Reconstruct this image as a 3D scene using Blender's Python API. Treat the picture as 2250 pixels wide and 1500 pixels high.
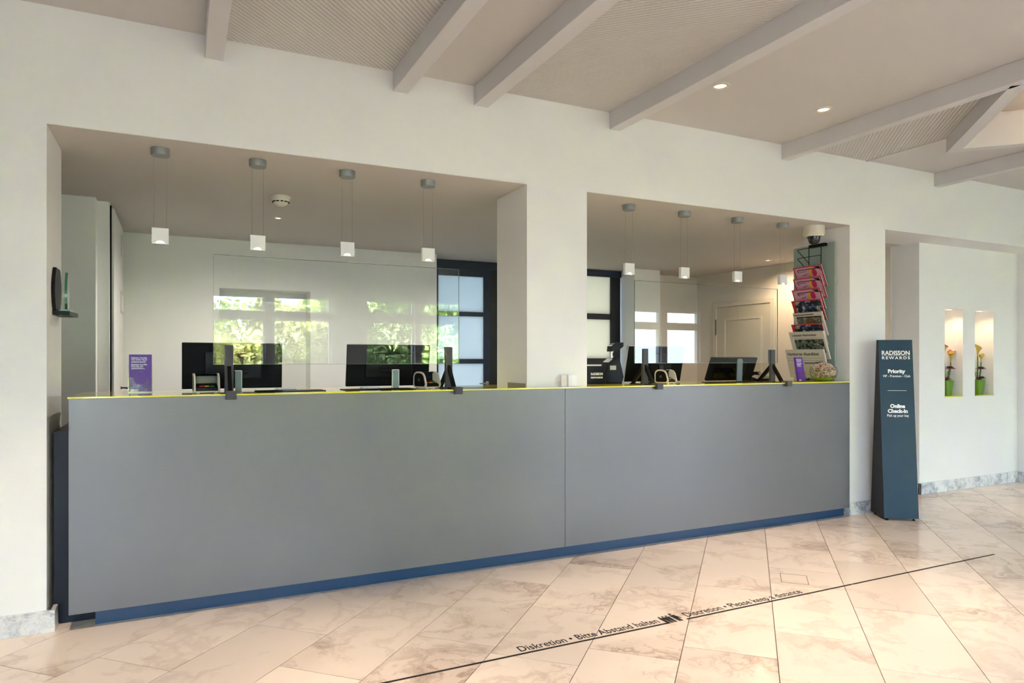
import bpy, bmesh, math, random
from mathutils import Vector, Matrix, Euler
random.seed(7)
PI = math.pi
SC = bpy.context.scene
COL = SC.collection
for o in list(bpy.data.objects):
    bpy.data.objects.remove(o)

# ------------------------------------------------------------------ camera
EYE = 1.33
F_PX, YAW, HORIZON = 1504.0, math.atan(733.0 / 1504.0), 790.0
cam_d = bpy.data.cameras.new('camera')
cam = bpy.data.objects.new('camera', cam_d)
COL.objects.link(cam)
cam.location = (0, 0, EYE)
cam.rotation_euler = (PI / 2, 0, -YAW)
cam_d.sensor_fit = 'HORIZONTAL'
cam_d.sensor_width = 36.0
cam_d.lens = 36.0 * F_PX / 2250.0
cam_d.shift_y = (HORIZON - 750.0) / 2250.0
cam_d.clip_start = 0.05
SC.camera = cam

# ------------------------------------------------------------------ daylight
world = bpy.data.worlds.new('daylight')
SC.world = world
world.use_nodes = True
wn = world.node_tree.nodes
wn['Background'].inputs[0].default_value = (0.64, 0.78, 1.0, 1)
wn['Background'].inputs[1].default_value = 15.0
sun_d = bpy.data.lights.new('sun', 'SUN')
sun_d.energy = 165.0
sun_d.color = (1.0, 0.93, 0.8)
sun_d.angle = 0.02
sun = bpy.data.objects.new('sun', sun_d)
COL.objects.link(sun)
sun.rotation_euler = Vector((-0.45, -0.62, -0.64)).to_track_quat('-Z', 'Y').to_euler()
sun.location = (3, 12, 12)

# window openings of the hall: (x0, x1); top lights and main panes
WIN_Y = -3.5
PANES = [(-2.35, -1.43), (-1.32, -0.40), (0.35, 1.27), (1.38, 2.32), (2.90, 3.78), (3.89, 4.80),
         (5.45, 6.35), (6.46, 7.36), (8.32, 9.24), (9.39, 10.30)]
PZ = [(0.25, 2.00), (2.09, 2.37)]
for i, (a, b) in enumerate([(-2.4, -0.35), (0.3, 2.37), (2.85, 4.85), (5.4, 7.41), (8.27, 10.35)]):
    pd = bpy.data.lights.new('window_portal', 'AREA')
    pd.shape = 'RECTANGLE'
    pd.size = b - a
    pd.size_y = 2.2
    pd.cycles.is_portal = True
    po = bpy.data.objects.new('window_portal', pd)
    COL.objects.link(po)
    po.location = ((a + b) / 2, WIN_Y - 0.22, 1.32)
    po.rotation_euler = (PI / 2, 0, 0)
    po.rotation_euler = Vector((0, 1, 0)).to_track_quat('-Z', 'Z').to_euler()

SC.view_settings.view_transform = 'Standard'
SC.view_settings.look = 'None'
SC.view_settings.gamma = 1.0
SC.view_settings.exposure = 0.47
SC.view_settings.use_curve_mapping = False
try:
    SC.cycles.max_bounces = 7
    SC.cycles.diffuse_bounces = 4
    SC.cycles.glossy_bounces = 4
    SC.cycles.transparent_max_bounces = 16
    SC.cycles.caustics_reflective = False
    SC.cycles.caustics_refractive = False
    SC.cycles.sample_clamp_indirect = 600.0
    SC.cycles.use_denoising = True
    SC.cycles.adaptive_threshold = 0.03
    SC.cycles.use_light_tree = False
except Exception:
    pass


# ------------------------------------------------------------------ helpers
def srgb(r, g, b):
    def f(c):
        c /= 255.0
        return c / 12.92 if c <= 0.04045 else ((c + 0.055) / 1.055) ** 2.4
    return (f(r), f(g), f(b), 1.0)


def mat(name, col, rough=0.5, metal=0.0, spec=0.5, coat=0.0, emit=None, estr=0.0, bump=None, var=None):
    m = bpy.data.materials.new(name)
    m.use_nodes = True
    nt = m.node_tree
    p = nt.nodes['Principled BSDF']
    c = col if len(col) == 4 else (*col, 1)
    p.inputs['Base Color'].default_value = c
    p.inputs['Roughness'].default_value = rough
    p.inputs['Metallic'].default_value = metal
    p.inputs['Specular IOR Level'].default_value = spec
    p.inputs['Coat Weight'].default_value = coat
    if emit:
        p.inputs['Emission Color'].default_value = (*emit[:3], 1)
        p.inputs['Emission Strength'].default_value = estr
    if bump or var:
        geo = nt.nodes.new('ShaderNodeNewGeometry')
    if bump:
        sc_, st_ = bump
        n = nt.nodes.new('ShaderNodeTexNoise')
        n.inputs['Scale'].default_value = sc_
        n.inputs['Detail'].default_value = 3
        nt.links.new(geo.outputs['Position'], n.inputs['Vector'])
        b = nt.nodes.new('ShaderNodeBump')
        b.inputs['Strength'].default_value = st_
        b.inputs['Distance'].default_value = 0.002
        nt.links.new(n.outputs['Fac'], b.inputs['Height'])
        nt.links.new(b.outputs['Normal'], p.inputs['Normal'])
    if var:
        sc_, amt = var
        n = nt.nodes.new('ShaderNodeTexNoise')
        n.inputs['Scale'].default_value = sc_
        n.inputs['Detail'].default_value = 5
        nt.links.new(geo.outputs['Position'], n.inputs['Vector'])
        mx = nt.nodes.new('ShaderNodeMixRGB')
        mx.inputs[1].default_value = tuple(min(1, v * (1 - amt)) for v in c[:3]) + (1,)
        mx.inputs[2].default_value = tuple(min(1, v * (1 + amt)) for v in c[:3]) + (1,)
        nt.links.new(n.outputs['Fac'], mx.inputs[0])
        nt.links.new(mx.outputs[0], p.inputs['Base Color'])
    return m


def glass_mat(name, tint=(1, 1, 1), gain=2.0, rough=0.0):
    """sheet of glass: see-through with the Fresnel sheen of both surfaces on the side one looks at"""
    m = bpy.data.materials.new(name)
    m.use_nodes = True
    nt = m.node_tree
    nt.nodes.clear()
    out = nt.nodes.new('ShaderNodeOutputMaterial')
    mix = nt.nodes.new('ShaderNodeMixShader')
    tr = nt.nodes.new('ShaderNodeBsdfTransparent')
    gl = nt.nodes.new('ShaderNodeBsdfGlossy')
    gl.inputs['Roughness'].default_value = rough
    tr.inputs[0].default_value = (*tint, 1)
    fr = nt.nodes.new('ShaderNodeFresnel')
    fr.inputs[0].default_value = 1.5
    geo = nt.nodes.new('ShaderNodeNewGeometry')
    inv = nt.nodes.new('ShaderNodeMath')
    inv.operation = 'SUBTRACT'
    inv.inputs[0].default_value = 1.0
    nt.links.new(geo.outputs['Backfacing'], inv.inputs[1])
    mul = nt.nodes.new('ShaderNodeMath')
    mul.operation = 'MULTIPLY'
    nt.links.new(fr.outputs[0], mul.inputs[0])
    mul.inputs[1].default_value = gain
    mul2 = nt.nodes.new('ShaderNodeMath')
    mul2.operation = 'MULTIPLY'
    mul2.use_clamp = True
    nt.links.new(mul.outputs[0], mul2.inputs[0])
    nt.links.new(inv.outputs[0], mul2.inputs[1])
    nt.links.new(mul2.outputs[0], mix.inputs[0])
    nt.links.new(tr.outputs[0], mix.inputs[1])
    nt.links.new(gl.outputs[0], mix.inputs[2])
    nt.links.new(mix.outputs[0], out.inputs[0])
    return m


def marble_mat(name, light, mid, dark, scale=2.2, per_object=True, rough=0.22, patch=0.0):
    m = bpy.data.materials.new(name)
    m.use_nodes = True
    nt = m.node_tree
    L = nt.links.new
    p = nt.nodes['Principled BSDF']
    p.inputs['Roughness'].default_value = rough
    p.inputs['Specular IOR Level'].default_value = 0.4
    geo = nt.nodes.new('ShaderNodeNewGeometry')
    vec = geo.outputs['Position']
    if per_object:
        oi = nt.nodes.new('ShaderNodeObjectInfo')
        ml = nt.nodes.new('ShaderNodeMath')
        ml.operation = 'MULTIPLY'
        ml.inputs[1].default_value = 60.0
        L(oi.outputs['Random'], ml.inputs[0])
        cb = nt.nodes.new('ShaderNodeCombineXYZ')
        L(ml.outputs[0], cb.inputs[0])
        L(ml.outputs[0], cb.inputs[1])
        L(ml.outputs[0], cb.inputs[2])
        ad = nt.nodes.new('ShaderNodeVectorMath')
        ad.operation = 'ADD'
        L(vec, ad.inputs[0])
        L(cb.outputs[0], ad.inputs[1])
        vec = ad.outputs[0]
    wob = nt.nodes.new('ShaderNodeTexNoise')
    wob.inputs['Scale'].default_value = scale * 1.3
    wob.inputs['Detail'].default_value = 5
    L(vec, wob.inputs['Vector'])
    sc = nt.nodes.new('ShaderNodeVectorMath')
    sc.operation = 'SCALE'
    sc.inputs['Scale'].default_value = 0.7
    L(wob.outputs['Color'], sc.inputs[0])
    ad2 = nt.nodes.new('ShaderNodeVectorMath')
    ad2.operation = 'ADD'
    L(vec, ad2.inputs[0])
    L(sc.outputs[0], ad2.inputs[1])

    def ridge(s, w, det):
        n = nt.nodes.new('ShaderNodeTexNoise')
        n.inputs['Scale'].default_value = s
        n.inputs['Detail'].default_value = det
        n.inputs['Roughness'].default_value = 0.6
        L(ad2.outputs[0], n.inputs['Vector'])
        a = nt.nodes.new('ShaderNodeMath')
        a.operation = 'SUBTRACT'
        a.inputs[1].default_value = 0.5
        L(n.outputs['Fac'], a.inputs[0])
        b = nt.nodes.new('ShaderNodeMath')
        b.operation = 'ABSOLUTE'
        L(a.outputs[0], b.inputs[0])
        r = nt.nodes.new('ShaderNodeValToRGB')
        r.color_ramp.elements[0].position = 0.0
        r.color_ramp.elements[0].color = (1, 1, 1, 1)
        r.color_ramp.elements[1].position = w
        r.color_ramp.elements[1].color = (0, 0, 0, 1)
        L(b.outputs[0], r.inputs[0])
        return r.outputs[0]
    v1 = ridge(scale * 0.8, 0.035, 6)
    v2 = ridge(scale * 2.1, 0.03, 8)
    cl = nt.nodes.new('ShaderNodeTexNoise')
    cl.inputs['Scale'].default_value = scale * 0.75
    cl.inputs['Detail'].default_value = 7
    L(ad2.outputs[0], cl.inputs['Vector'])
    cr = nt.nodes.new('ShaderNodeValToRGB')
    cr.color_ramp.elements[0].position = 0.50 - patch
    cr.color_ramp.elements[0].color = (0, 0, 0, 1)
    cr.color_ramp.elements[1].position = 0.72 - patch
    cr.color_ramp.elements[1].color = (1, 1, 1, 1)
    L(cl.outputs['Fac'], cr.inputs[0])
    m1 = nt.nodes.new('ShaderNodeMixRGB')
    m1.inputs[1].default_value = light
    m1.inputs[2].default_value = mid
    L(cr.outputs[0], m1.inputs[0])
    # the veins gather where the clouds are
    g = nt.nodes.new('ShaderNodeMath')
    g.operation = 'MULTIPLY_ADD'
    g.inputs[1].default_value = 0.75
    g.inputs[2].default_value = 0.22
    L(cr.outputs[0], g.inputs[0])
    vm = nt.nodes.new('ShaderNodeMath')
    vm.operation = 'MULTIPLY'
    L(v1, vm.inputs[0])
    L(g.outputs[0], vm.inputs[1])
    vm2 = nt.nodes.new('ShaderNodeMath')
    vm2.operation = 'MULTIPLY'
    L(v2, vm2.inputs[0])
    L(cr.outputs[0], vm2.inputs[1])
    vx = nt.nodes.new('ShaderNodeMath')
    vx.operation = 'MAXIMUM'
    L(vm.outputs[0], vx.inputs[0])
    L(vm2.outputs[0], vx.inputs[1])
    m2 = nt.nodes.new('ShaderNodeMixRGB')
    m2.inputs[2].default_value = dark
    L(vx.outputs[0], m2.inputs[0])
    L(m1.outputs[0], m2.inputs[1])
    if per_object:
        hv = nt.nodes.new('ShaderNodeHueSaturation')
        mr = nt.nodes.new('ShaderNodeMapRange')
        mr.inputs['To Min'].default_value = 0.90
        mr.inputs['To Max'].default_value = 1.04
        L(oi.outputs['Random'], mr.inputs[0])
        L(mr.outputs[0], hv.inputs['Value'])
        L(m2.outputs[0], hv.inputs['Color'])
        L(hv.outputs[0], p.inputs['Base Color'])
    else:
        L(m2.outputs[0], p.inputs['Base Color'])
    return m


class MB:
    def __init__(self):
        self.v, self.f, self.mi = [], [], []

    def add(self, verts, faces, mi=0):
        k = len(self.v)
        self.v += [tuple(q) for q in verts]
        self.f += [tuple(i + k for i in fc) for fc in faces]
        self.mi += [mi] * len(faces)
        return self

    def box(self, x0, x1, y0, y1, z0, z1, mi=0, M=None):
        vs = [(x0, y0, z0), (x1, y0, z0), (x1, y1, z0), (x0, y1, z0), (x0, y0, z1), (x1, y0, z1), (x1, y1, z1), (x0, y1, z1)]
        if M:
            vs = [M @ Vector(q) for q in vs]
        return self.add(vs, [(0, 3, 2, 1), (4, 5, 6, 7), (0, 1, 5, 4), (1, 2, 6, 5), (2, 3, 7, 6), (3, 0, 4, 7)], mi)

    def prism(self, pts, z0, z1, mi=0, M=None):
        """pts: counter-clockwise outline in the local xy plane"""
        n = len(pts)
        vs = [(x, y, z0) for x, y in pts] + [(x, y, z1) for x, y in pts]
        if M:
            vs = [M @ Vector(q) for q in vs]
        fs = [tuple(reversed(range(n))), tuple(range(n, 2 * n))] + [(i, (i + 1) % n, n + (i + 1) % n, n + i) for i in range(n)]
        return self.add(vs, fs, mi)

    def lathe(self, prof, c=(0, 0, 0), n=24, mi=0, M=None, cap=True):
        vs, fs = [], []
        for r, z in prof:
            for i in range(n):
                a = 2 * PI * i / n
                vs.append((c[0] + r * math.cos(a), c[1] + r * math.sin(a), c[2] + z))
        if M:
            vs = [M @ Vector(q) for q in vs]
        for k in range(len(prof) - 1):
            for i in range(n):
                j = (i + 1) % n
                fs.append((k * n + i, k * n + j, (k + 1) * n + j, (k + 1) * n + i))
        if cap:
            if prof[0][0] > 1e-5:
                fs.append(tuple(reversed(range(n))))
            if prof[-1][0] > 1e-5:
                k = len(prof) - 1
                fs.append(tuple(range(k * n, k * n + n)))
        return self.add(vs, fs, mi)

    def tube(self, pts, r, n=8, mi=0):
        pts = [Vector(q) for q in pts]
        vs, fs = [], []
        for k, q in enumerate(pts):
            d = (pts[min(k + 1, len(pts) - 1)] - pts[max(k - 1, 0)]).normalized()
            up = Vector((0, 0, 1)) if abs(d.z) < 0.95 else Vector((1, 0, 0))
            a = d.cross(up).normalized()
            b = a.cross(d)
            rr = r[k] if isinstance(r, (list, tuple)) else r
            for i in range(n):
                t = 2 * PI * i / n
                vs.append(q + (a * math.cos(t) + b * math.sin(t)) * rr)
        for k in range(len(pts) - 1):
            for i in range(n):
                j = (i + 1) % n
                fs.append((k * n + i, (k + 1) * n + i, (k + 1) * n + j, k * n + j))
        fs.append(tuple(range(n)))
        fs.append(tuple(reversed(range((len(pts) - 1) * n, len(pts) * n))))
        return self.add(vs, fs, mi)

    def grid(self, us, vs_, w0, w1, holes, axes='xyz', mi=0):
        """slab in the (u, v) plane from w0 to w1 with rectangular holes; axes tells which world axis u, v, w are"""
        U = sorted(set(us + [h[i] for h in holes for i in (0, 1)]))
        V = sorted(set(vs_ + [h[i] for h in holes for i in (2, 3)]))
        U = [u for u in U if us[0] - 1e-9 <= u <= us[-1] + 1e-9]
        V = [v for v in V if vs_[0] - 1e-9 <= v <= vs_[-1] + 1e-9]
        ax = {c: i for i, c in enumerate(axes)}

        def P(u, v, w):
            t = (u, v, w)
            return (t[ax['x']], t[ax['y']], t[ax['z']])

        def solid(i, j):
            if i < 0 or j < 0 or i >= len(U) - 1 or j >= len(V) - 1:
                return False
            cu, cv = (U[i] + U[i + 1]) / 2, (V[j] + V[j + 1]) / 2
            return not any(h[0] < cu < h[1] and h[2] < cv < h[3] for h in holes)
        for i in range(len(U) - 1):
            for j in range(len(V) - 1):
                if not solid(i, j):
                    continue
                u0, u1, v0, v1 = U[i], U[i + 1], V[j], V[j + 1]
                self.add([P(u0, v0, w0), P(u1, v0, w0), P(u1, v1, w0), P(u0, v1, w0)], [(0, 3, 2, 1)], mi)
                self.add([P(u0, v0, w1), P(u1, v0, w1), P(u1, v1, w1), P(u0, v1, w1)], [(0, 1, 2, 3)], mi)
                if not solid(i - 1, j):
                    self.add([P(u0, v0, w0), P(u0, v1, w0), P(u0, v1, w1), P(u0, v0, w1)], [(0, 3, 2, 1)], mi)
                if not solid(i + 1, j):
                    self.add([P(u1, v0, w0), P(u1, v1, w0), P(u1, v1, w1), P(u1, v0, w1)], [(0, 1, 2, 3)], mi)
                if not solid(i, j - 1):
                    self.add([P(u0, v0, w0), P(u1, v0, w0), P(u1, v0, w1), P(u0, v0, w1)], [(0, 1, 2, 3)], mi)
                if not solid(i, j + 1):
                    self.add([P(u0, v1, w0), P(u1, v1, w0), P(u1, v1, w1), P(u0, v1, w1)], [(0, 3, 2, 1)], mi)
        return self

    def build(self, name, mats, parent=None, bevel=0.0, smooth=False, loc=None, seg=2, weld=False):
        me = bpy.data.meshes.new(name)
        me.from_pydata(self.v, [], self.f)
        me.polygons.foreach_set('material_index', self.mi)
        if not isinstance(mats, (list, tuple)):
            mats = [mats]
        for m in mats:
            me.materials.append(m)
        bm = bmesh.new()
        bm.from_mesh(me)
        if weld:
            bmesh.ops.remove_doubles(bm, verts=bm.verts, dist=1e-5)
        bmesh.ops.recalc_face_normals(bm, faces=bm.faces)
        bm.to_mesh(me)
        bm.free()
        if loc is not None:
            me.transform(Matrix.Translation(-Vector(loc)))
        if smooth:
            me.polygons.foreach_set('use_smooth', [True] * len(me.polygons))
            try:
                me.set_sharp_from_angle(angle=math.radians(40))
            except Exception:
                pass
        o = bpy.data.objects.new(name, me)
        COL.objects.link(o)
        if loc is not None:
            o.location = loc
        if parent:
            o.parent = parent
        if bevel:
            b = o.modifiers.new('bevel', 'BEVEL')
            b.width = bevel
            b.segments = seg
            b.limit_method = 'ANGLE'
            b.angle_limit = math.radians(35)
        return o


def tag(o, label, cat, group=None, kind=None):
    o['label'] = label
    o['category'] = cat
    if group:
        o['group'] = group
    if kind:
        o['kind'] = kind
    return o


def struct(o, label=None):
    o['kind'] = 'structure'
    if label:
        o['label'] = label
    return o


def thing(name, label, cat, loc=(0, 0, 0), rz=0.0, group=None):
    o = bpy.data.objects.new(name, None)
    o.empty_display_size = 0.05
    COL.objects.link(o)
    o.location = loc
    o.rotation_euler = (0, 0, rz)
    return tag(o, label, cat, group)


def copy_tree(o, parent=None):
    c = o.copy()
    COL.objects.link(c)
    c.parent = parent
    for ch in list(o.children):
        copy_tree(ch, c)
    return c


def text_mesh(body, size, bold=0.0, align='LEFT', spacing=1.0, depth=0.0004):
    cu = bpy.data.curves.new('t', 'FONT')
    cu.body = body
    cu.size = size
    cu.offset = bold
    cu.align_x = align
    cu.space_character = spacing
    cu.extrude = depth / 2
    cu.resolution_u = 3
    ob = bpy.data.objects.new('t', cu)
    COL.objects.link(ob)
    dg = bpy.context.evaluated_depsgraph_get()
    me = bpy.data.meshes.new_from_object(ob.evaluated_get(dg))
    bpy.data.objects.remove(ob)
    bpy.data.curves.remove(cu)
    return me


def text(name, body, size, M, m, parent=None, bold=0.0, align='LEFT', spacing=1.0, width=None, depth=0.0004):
    """lettering in the xy plane of M (x along the line, z out of the face)"""
    me = text_mesh(body, size, bold, align, spacing, depth)
    if width:
        xs = [v.co.x for v in me.vertices]
        w = max(xs) - min(xs)
        me.transform(Matrix.Diagonal((width / w, 1, 1, 1)))
    me.transform(Matrix.Translation((0, 0, depth / 2)))
    me.transform(M)
    me.materials.clear()
    me.materials.append(m)
    o = bpy.data.objects.new(name, me)
    COL.objects.link(o)
    if parent:
        o.parent = parent
    return o


def frame(o, x, y, z=None):
    x = Vector(x).normalized()
    y = Vector(y).normalized()
    z = x.cross(y)
    return Matrix(((x.x, y.x, z.x, o[0]), (x.y, y.y, z.y, o[1]), (x.z, y.z, z.z, o[2]), (0, 0, 0, 1)))


def rrect(w, h, r, n=5, cx=0, cy=0):
    pts = []
    for sx, sy, a0 in ((1, -1, -PI / 2), (1, 1, 0), (-1, 1, PI / 2), (-1, -1, PI)):
        for i in range(n + 1):
            a = a0 + PI / 2 * i / n
            pts.append((cx + sx * (w / 2 - r) + r * math.cos(a), cy + sy * (h / 2 - r) + r * math.sin(a)))
    return pts


# ------------------------------------------------------------------ materials
M_WALL = mat('white_wall_paint', (0.86, 0.86, 0.845), 0.7, bump=(160, 0.12))
M_OFFICE = mat('office_wall_paint', (0.86, 0.87, 0.84), 0.75, bump=(160, 0.1))
M_CREAM = mat('cream_wall_paint', (0.80, 0.74, 0.64), 0.75)
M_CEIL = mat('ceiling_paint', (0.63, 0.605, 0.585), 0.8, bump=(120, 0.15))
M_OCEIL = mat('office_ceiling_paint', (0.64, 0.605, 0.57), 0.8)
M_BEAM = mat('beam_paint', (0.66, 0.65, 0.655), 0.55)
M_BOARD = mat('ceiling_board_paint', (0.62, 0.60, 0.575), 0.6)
M_TILE = marble_mat('floor_marble', srgb(240, 225, 210), srgb(222, 204, 188), srgb(172, 150, 134), 1.7, rough=0.2)
M_GROUT = mat('tile_joint', srgb(95, 74, 58), 0.9)
M_SKIRT = marble_mat('skirting_marble', srgb(232, 233, 233), srgb(196, 202, 208), srgb(120, 130, 142), 5.5, rough=0.3, patch=0.06)
M_PANEL = mat('counter_grey_laminate', srgb(101, 102, 104), 0.28, spec=0.75, bump=(260, 0.06), var=(3.0, 0.05))
M_KICK = mat('toe_kick_blue', srgb(18, 62, 98), 0.3, spec=0.5)
M_NAVY = mat('cabinet_navy', srgb(12, 22, 36), 0.4, spec=.25)
M_LIME = mat('lime_glass', (0.74, 0.70, 0.045), 0.12, coat=0.6)
M_SCREEN = glass_mat('screen_glass', (0.975, 0.985, 0.975), 2.0)
M_PANE = glass_mat('window_glass', (0.97, 0.98, 0.98), 1.0)
M_EDGE = mat('glass_edge_green', srgb(120, 140, 125), 0.15)
M_POST = mat('post_grey_metal', srgb(74, 74, 74), 0.5, spec=.3)
M_BLACK = mat('black_plastic', (0.004, 0.004, 0.005), 0.4, spec=.22)
M_BLACKG = mat('black_gloss', (0.003, 0.003, 0.004), 0.12, spec=.3)
M_BLACKM = mat('black_matt', (0.003, 0.003, 0.0035), 0.6, spec=.15)
M_SILVER = mat('silver_metal', (0.62, 0.63, 0.64), 0.3, metal=0.85)
M_CHROME = mat('chrome', (0.8, 0.8, 0.8), 0.1, metal=1.0)
M_STAND = mat('stand_grey', srgb(118, 134, 140), 0.4)
M_PENDC = mat('canopy_grey', srgb(140, 145, 143), 0.4, metal=0.2)
M_WHITE = mat('white_lacquer', (0.88, 0.88, 0.86), 0.35)
M_CABLE = mat('cable_grey', srgb(130, 124, 114), 0.5)
M_DOORF = mat('door_frame_navy', srgb(36, 46, 62), 0.45, spec=.3)
M_DOORD = mat('door_frame_black', srgb(12, 13, 16), 0.5)
M_SIGN = mat('sign_blue', srgb(15, 54, 76), 0.45, spec=.35)
M_SIGNB = mat('sign_side_black', (0.004, 0.004, 0.005), 0.6)
M_PRINTW = mat('white_print', (0.9, 0.9, 0.9), 0.5)
M_PRINTK = mat('black_print', (0.01, 0.01, 0.01), 0.6)
M_PURPLE = mat('leaflet_purple', srgb(96, 44, 158), 0.45)
M_LILAC = mat('leaflet_lilac', srgb(128, 82, 186), 0.45)
M_ACRYL = glass_mat('clear_acrylic', (0.95, 0.95, 0.95), 0.6, 0.02)
M_IVORY = mat('terminal_ivory', srgb(228, 218, 198), 0.35)
M_TDARK = mat('terminal_dark', srgb(12, 15, 22), 0.35, spec=.3)
M_TSCR = mat('terminal_screen', srgb(20, 30, 44), 0.2, spec=.3)
M_RED = mat('key_red', srgb(200, 40, 40), 0.5)
M_YEL = mat('key_yellow', srgb(235, 190, 50), 0.5)
M_GRN = mat('key_green', srgb(60, 140, 80), 0.5)
M_GLASSG = mat('award_green_glass', srgb(70, 140, 105), 0.08, coat=0.5)
M_GLASSC = glass_mat('award_clear_glass', (0.72, 0.82, 0.76), 2.5, 0.02)
M_DOORW = mat('white_door', (0.80, 0.80, 0.77), 0.5)
M_DOORC = mat('cream_door', (0.66, 0.61, 0.47), 0.5)
M_DOORCF = mat('cream_door_frame', (0.72, 0.67, 0.54), 0.45)
M_BRASS = mat('hinge_bronze', srgb(96, 88, 66), 0.4, metal=0.6)
M_CCTV = mat('cctv_ivory', srgb(228, 222, 204), 0.4)
M_DOME = mat('cctv_dome', (0.01, 0.01, 0.012), 0.06, coat=0.5)
M_BACKG = mat('rack_backing_glass', srgb(166, 186, 176), 0.12, coat=0.2)
M_MAGRED = mat('magazine_red', srgb(196, 30, 40), 0.4)
M_MAGPINK = mat('magazine_pink', srgb(216, 160, 184), 0.4)
M_MAGMAG = mat('magazine_magenta', srgb(205, 22, 78), 0.4)
M_MAGYEL = mat('magazine_yellow', srgb(226, 176, 50), 0.4)
M_PAPER = mat('newsprint', srgb(212, 204, 188), 0.8)
M_PAPERE = mat('paper_edge', srgb(225, 220, 210), 0.8)
M_POT = mat('pot_green', srgb(98, 146, 24), 0.4, coat=0.2)
M_STEM = mat('stem_green', srgb(78, 116, 36), 0.5)
M_LILY = mat('calla_yellow', srgb(190, 176, 72), 0.45)
M_LILYR = mat('calla_rim_orange', srgb(196, 112, 72), 0.45)
M_CARN = mat('carnation_dark_red', srgb(112, 14, 60), 0.7)
M_TWIG = mat('twig_brown', srgb(92, 66, 44), 0.7)
M_FIXT = mat('downlight_ring', srgb(214, 208, 196), 0.35)
M_FIXTD = mat('downlight_ring_dark', srgb(128, 116, 96), 0.4)
WARM = (1.0, 0.79, 0.60)
M_LENS = mat('downlight_lens', (1, 0.9, 0.7), 0.4, emit=(1.0, 0.80, 0.48), estr=2.6)
M_LENS2 = mat('small_spot_lens', (1, 0.9, 0.7), 0.4, emit=(1.0, 0.86, 0.66), estr=3.0)
M_GLOW = mat('pendant_glow', (1, 0.9, 0.75), 0.5, emit=(1.0, 0.84, 0.66), estr=1.3)
for _m in (M_LENS, M_LENS2, M_GLOW):
    _m.cycles.emission_sampling = 'NONE'
M_SMOKE = mat('detector_white', srgb(226, 222, 206), 0.45)
M_WINF = mat('window_frame_white', (0.82, 0.82, 0.81), 0.45)
M_GRASS = mat('terrace_paving', srgb(78, 78, 74), 0.9)
M_BARK = mat('bark', srgb(110, 90, 68), 0.9)
M_PAVE = mat('office_floor', srgb(150, 145, 138), 0.6)


def leaf_mat(name, c1, c2):
    m = mat(name, c1, 0.5)
    nt = m.node_tree
    p = nt.nodes['Principled BSDF']
    geo = nt.nodes.new('ShaderNodeNewGeometry')
    mx = nt.nodes.new('ShaderNodeMixRGB')
    mx.inputs[1].default_value = c1
    mx.inputs[2].default_value = c2
    nt.links.new(geo.outputs['Random Per Island'], mx.inputs[0])
    nt.links.new(mx.outputs[0], p.inputs['Base Color'])
    p.inputs['Transmission Weight'].default_value = 0.0
    return m


M_LEAF1 = leaf_mat('leaves_yellow_green', srgb(96, 130, 44), srgb(250, 244, 176))
M_LEAF2 = leaf_mat('leaves_green', srgb(60, 112, 40), srgb(190, 212, 110))
M_LEAF3 = leaf_mat('leaves_fresh_green', srgb(60, 120, 44), srgb(226, 246, 170))


def frost_mat(name, col, k):
    m = bpy.data.materials.new(name)
    m.use_nodes = True
    nt = m.node_tree
    nt.nodes.clear()
    out = nt.nodes.new('ShaderNodeOutputMaterial')
    a = nt.nodes.new('ShaderNodeBsdfTranslucent')
    b = nt.nodes.new('ShaderNodeBsdfDiffuse')
    c = nt.nodes.new('ShaderNodeMixShader')
    a.inputs[0].default_value = (*[v * k for v in col], 1)
    b.inputs[0].default_value = (*[v * 0.55 for v in col], 1)
    c.inputs[0].default_value = 0.5
    nt.links.new(a.outputs[0], c.inputs[1])
    nt.links.new(b.outputs[0], c.inputs[2])
    nt.links.new(c.outputs[0], out.inputs[0])
    return m


M_FROST = frost_mat('frosted_glass', (0.88, 0.95, 0.94), 0.40)
M_FROSTC = frost_mat('frosted_glass_cream', (0.96, 0.90, 0.72), 0.50)


def picture_mat(name, cols, scale=22.0):
    m = mat(name, cols[0], 0.4)
    nt = m.node_tree
    p = nt.nodes['Principled BSDF']
    tc = nt.nodes.new('ShaderNodeTexCoord')
    n = nt.nodes.new('ShaderNodeTexNoise')
    n.inputs['Scale'].default_value = scale
    n.inputs['Detail'].default_value = 4
    n.inputs['Distortion'].default_value = 0.8
    nt.links.new(tc.outputs['Object'], n.inputs['Vector'])
    r = nt.nodes.new('ShaderNodeValToRGB')
    r.color_ramp.interpolation = 'CONSTANT'
    els = r.color_ramp.elements
    els[0].position, els[0].color = 0.0, cols[0]
    els[1].position, els[1].color = 0.42, cols[1]
    for i, c in enumerate(cols[2:]):
        e = els.new(0.42 + 0.2 * (i + 1) / max(1, len(cols) - 2))
        e.color = c
    nt.links.new(n.outputs['Fac'], r.inputs[0])
    nt.links.new(r.outputs[0], p.inputs['Base Color'])
    return m


M_PIC1 = picture_mat('print_dark_scene', [srgb(14, 16, 26), srgb(24, 30, 48), srgb(46, 96, 140), srgb(180, 150, 110), srgb(210, 215, 215)])
M_PIC2 = picture_mat('print_green_group', [srgb(18, 26, 16), srgb(34, 48, 26), srgb(120, 128, 116), srgb(66, 92, 44), srgb(190, 188, 178)], 26)
M_PIC3 = picture_mat('print_street', [srgb(86, 94, 92), srgb(50, 60, 58), srgb(160, 150, 130), srgb(58, 82, 46), srgb(170, 170, 160)], 26)
M_PIC4 = picture_mat('print_bronze', [srgb(88, 60, 28), srgb(120, 84, 40), srgb(160, 118, 62)], 20)

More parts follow.
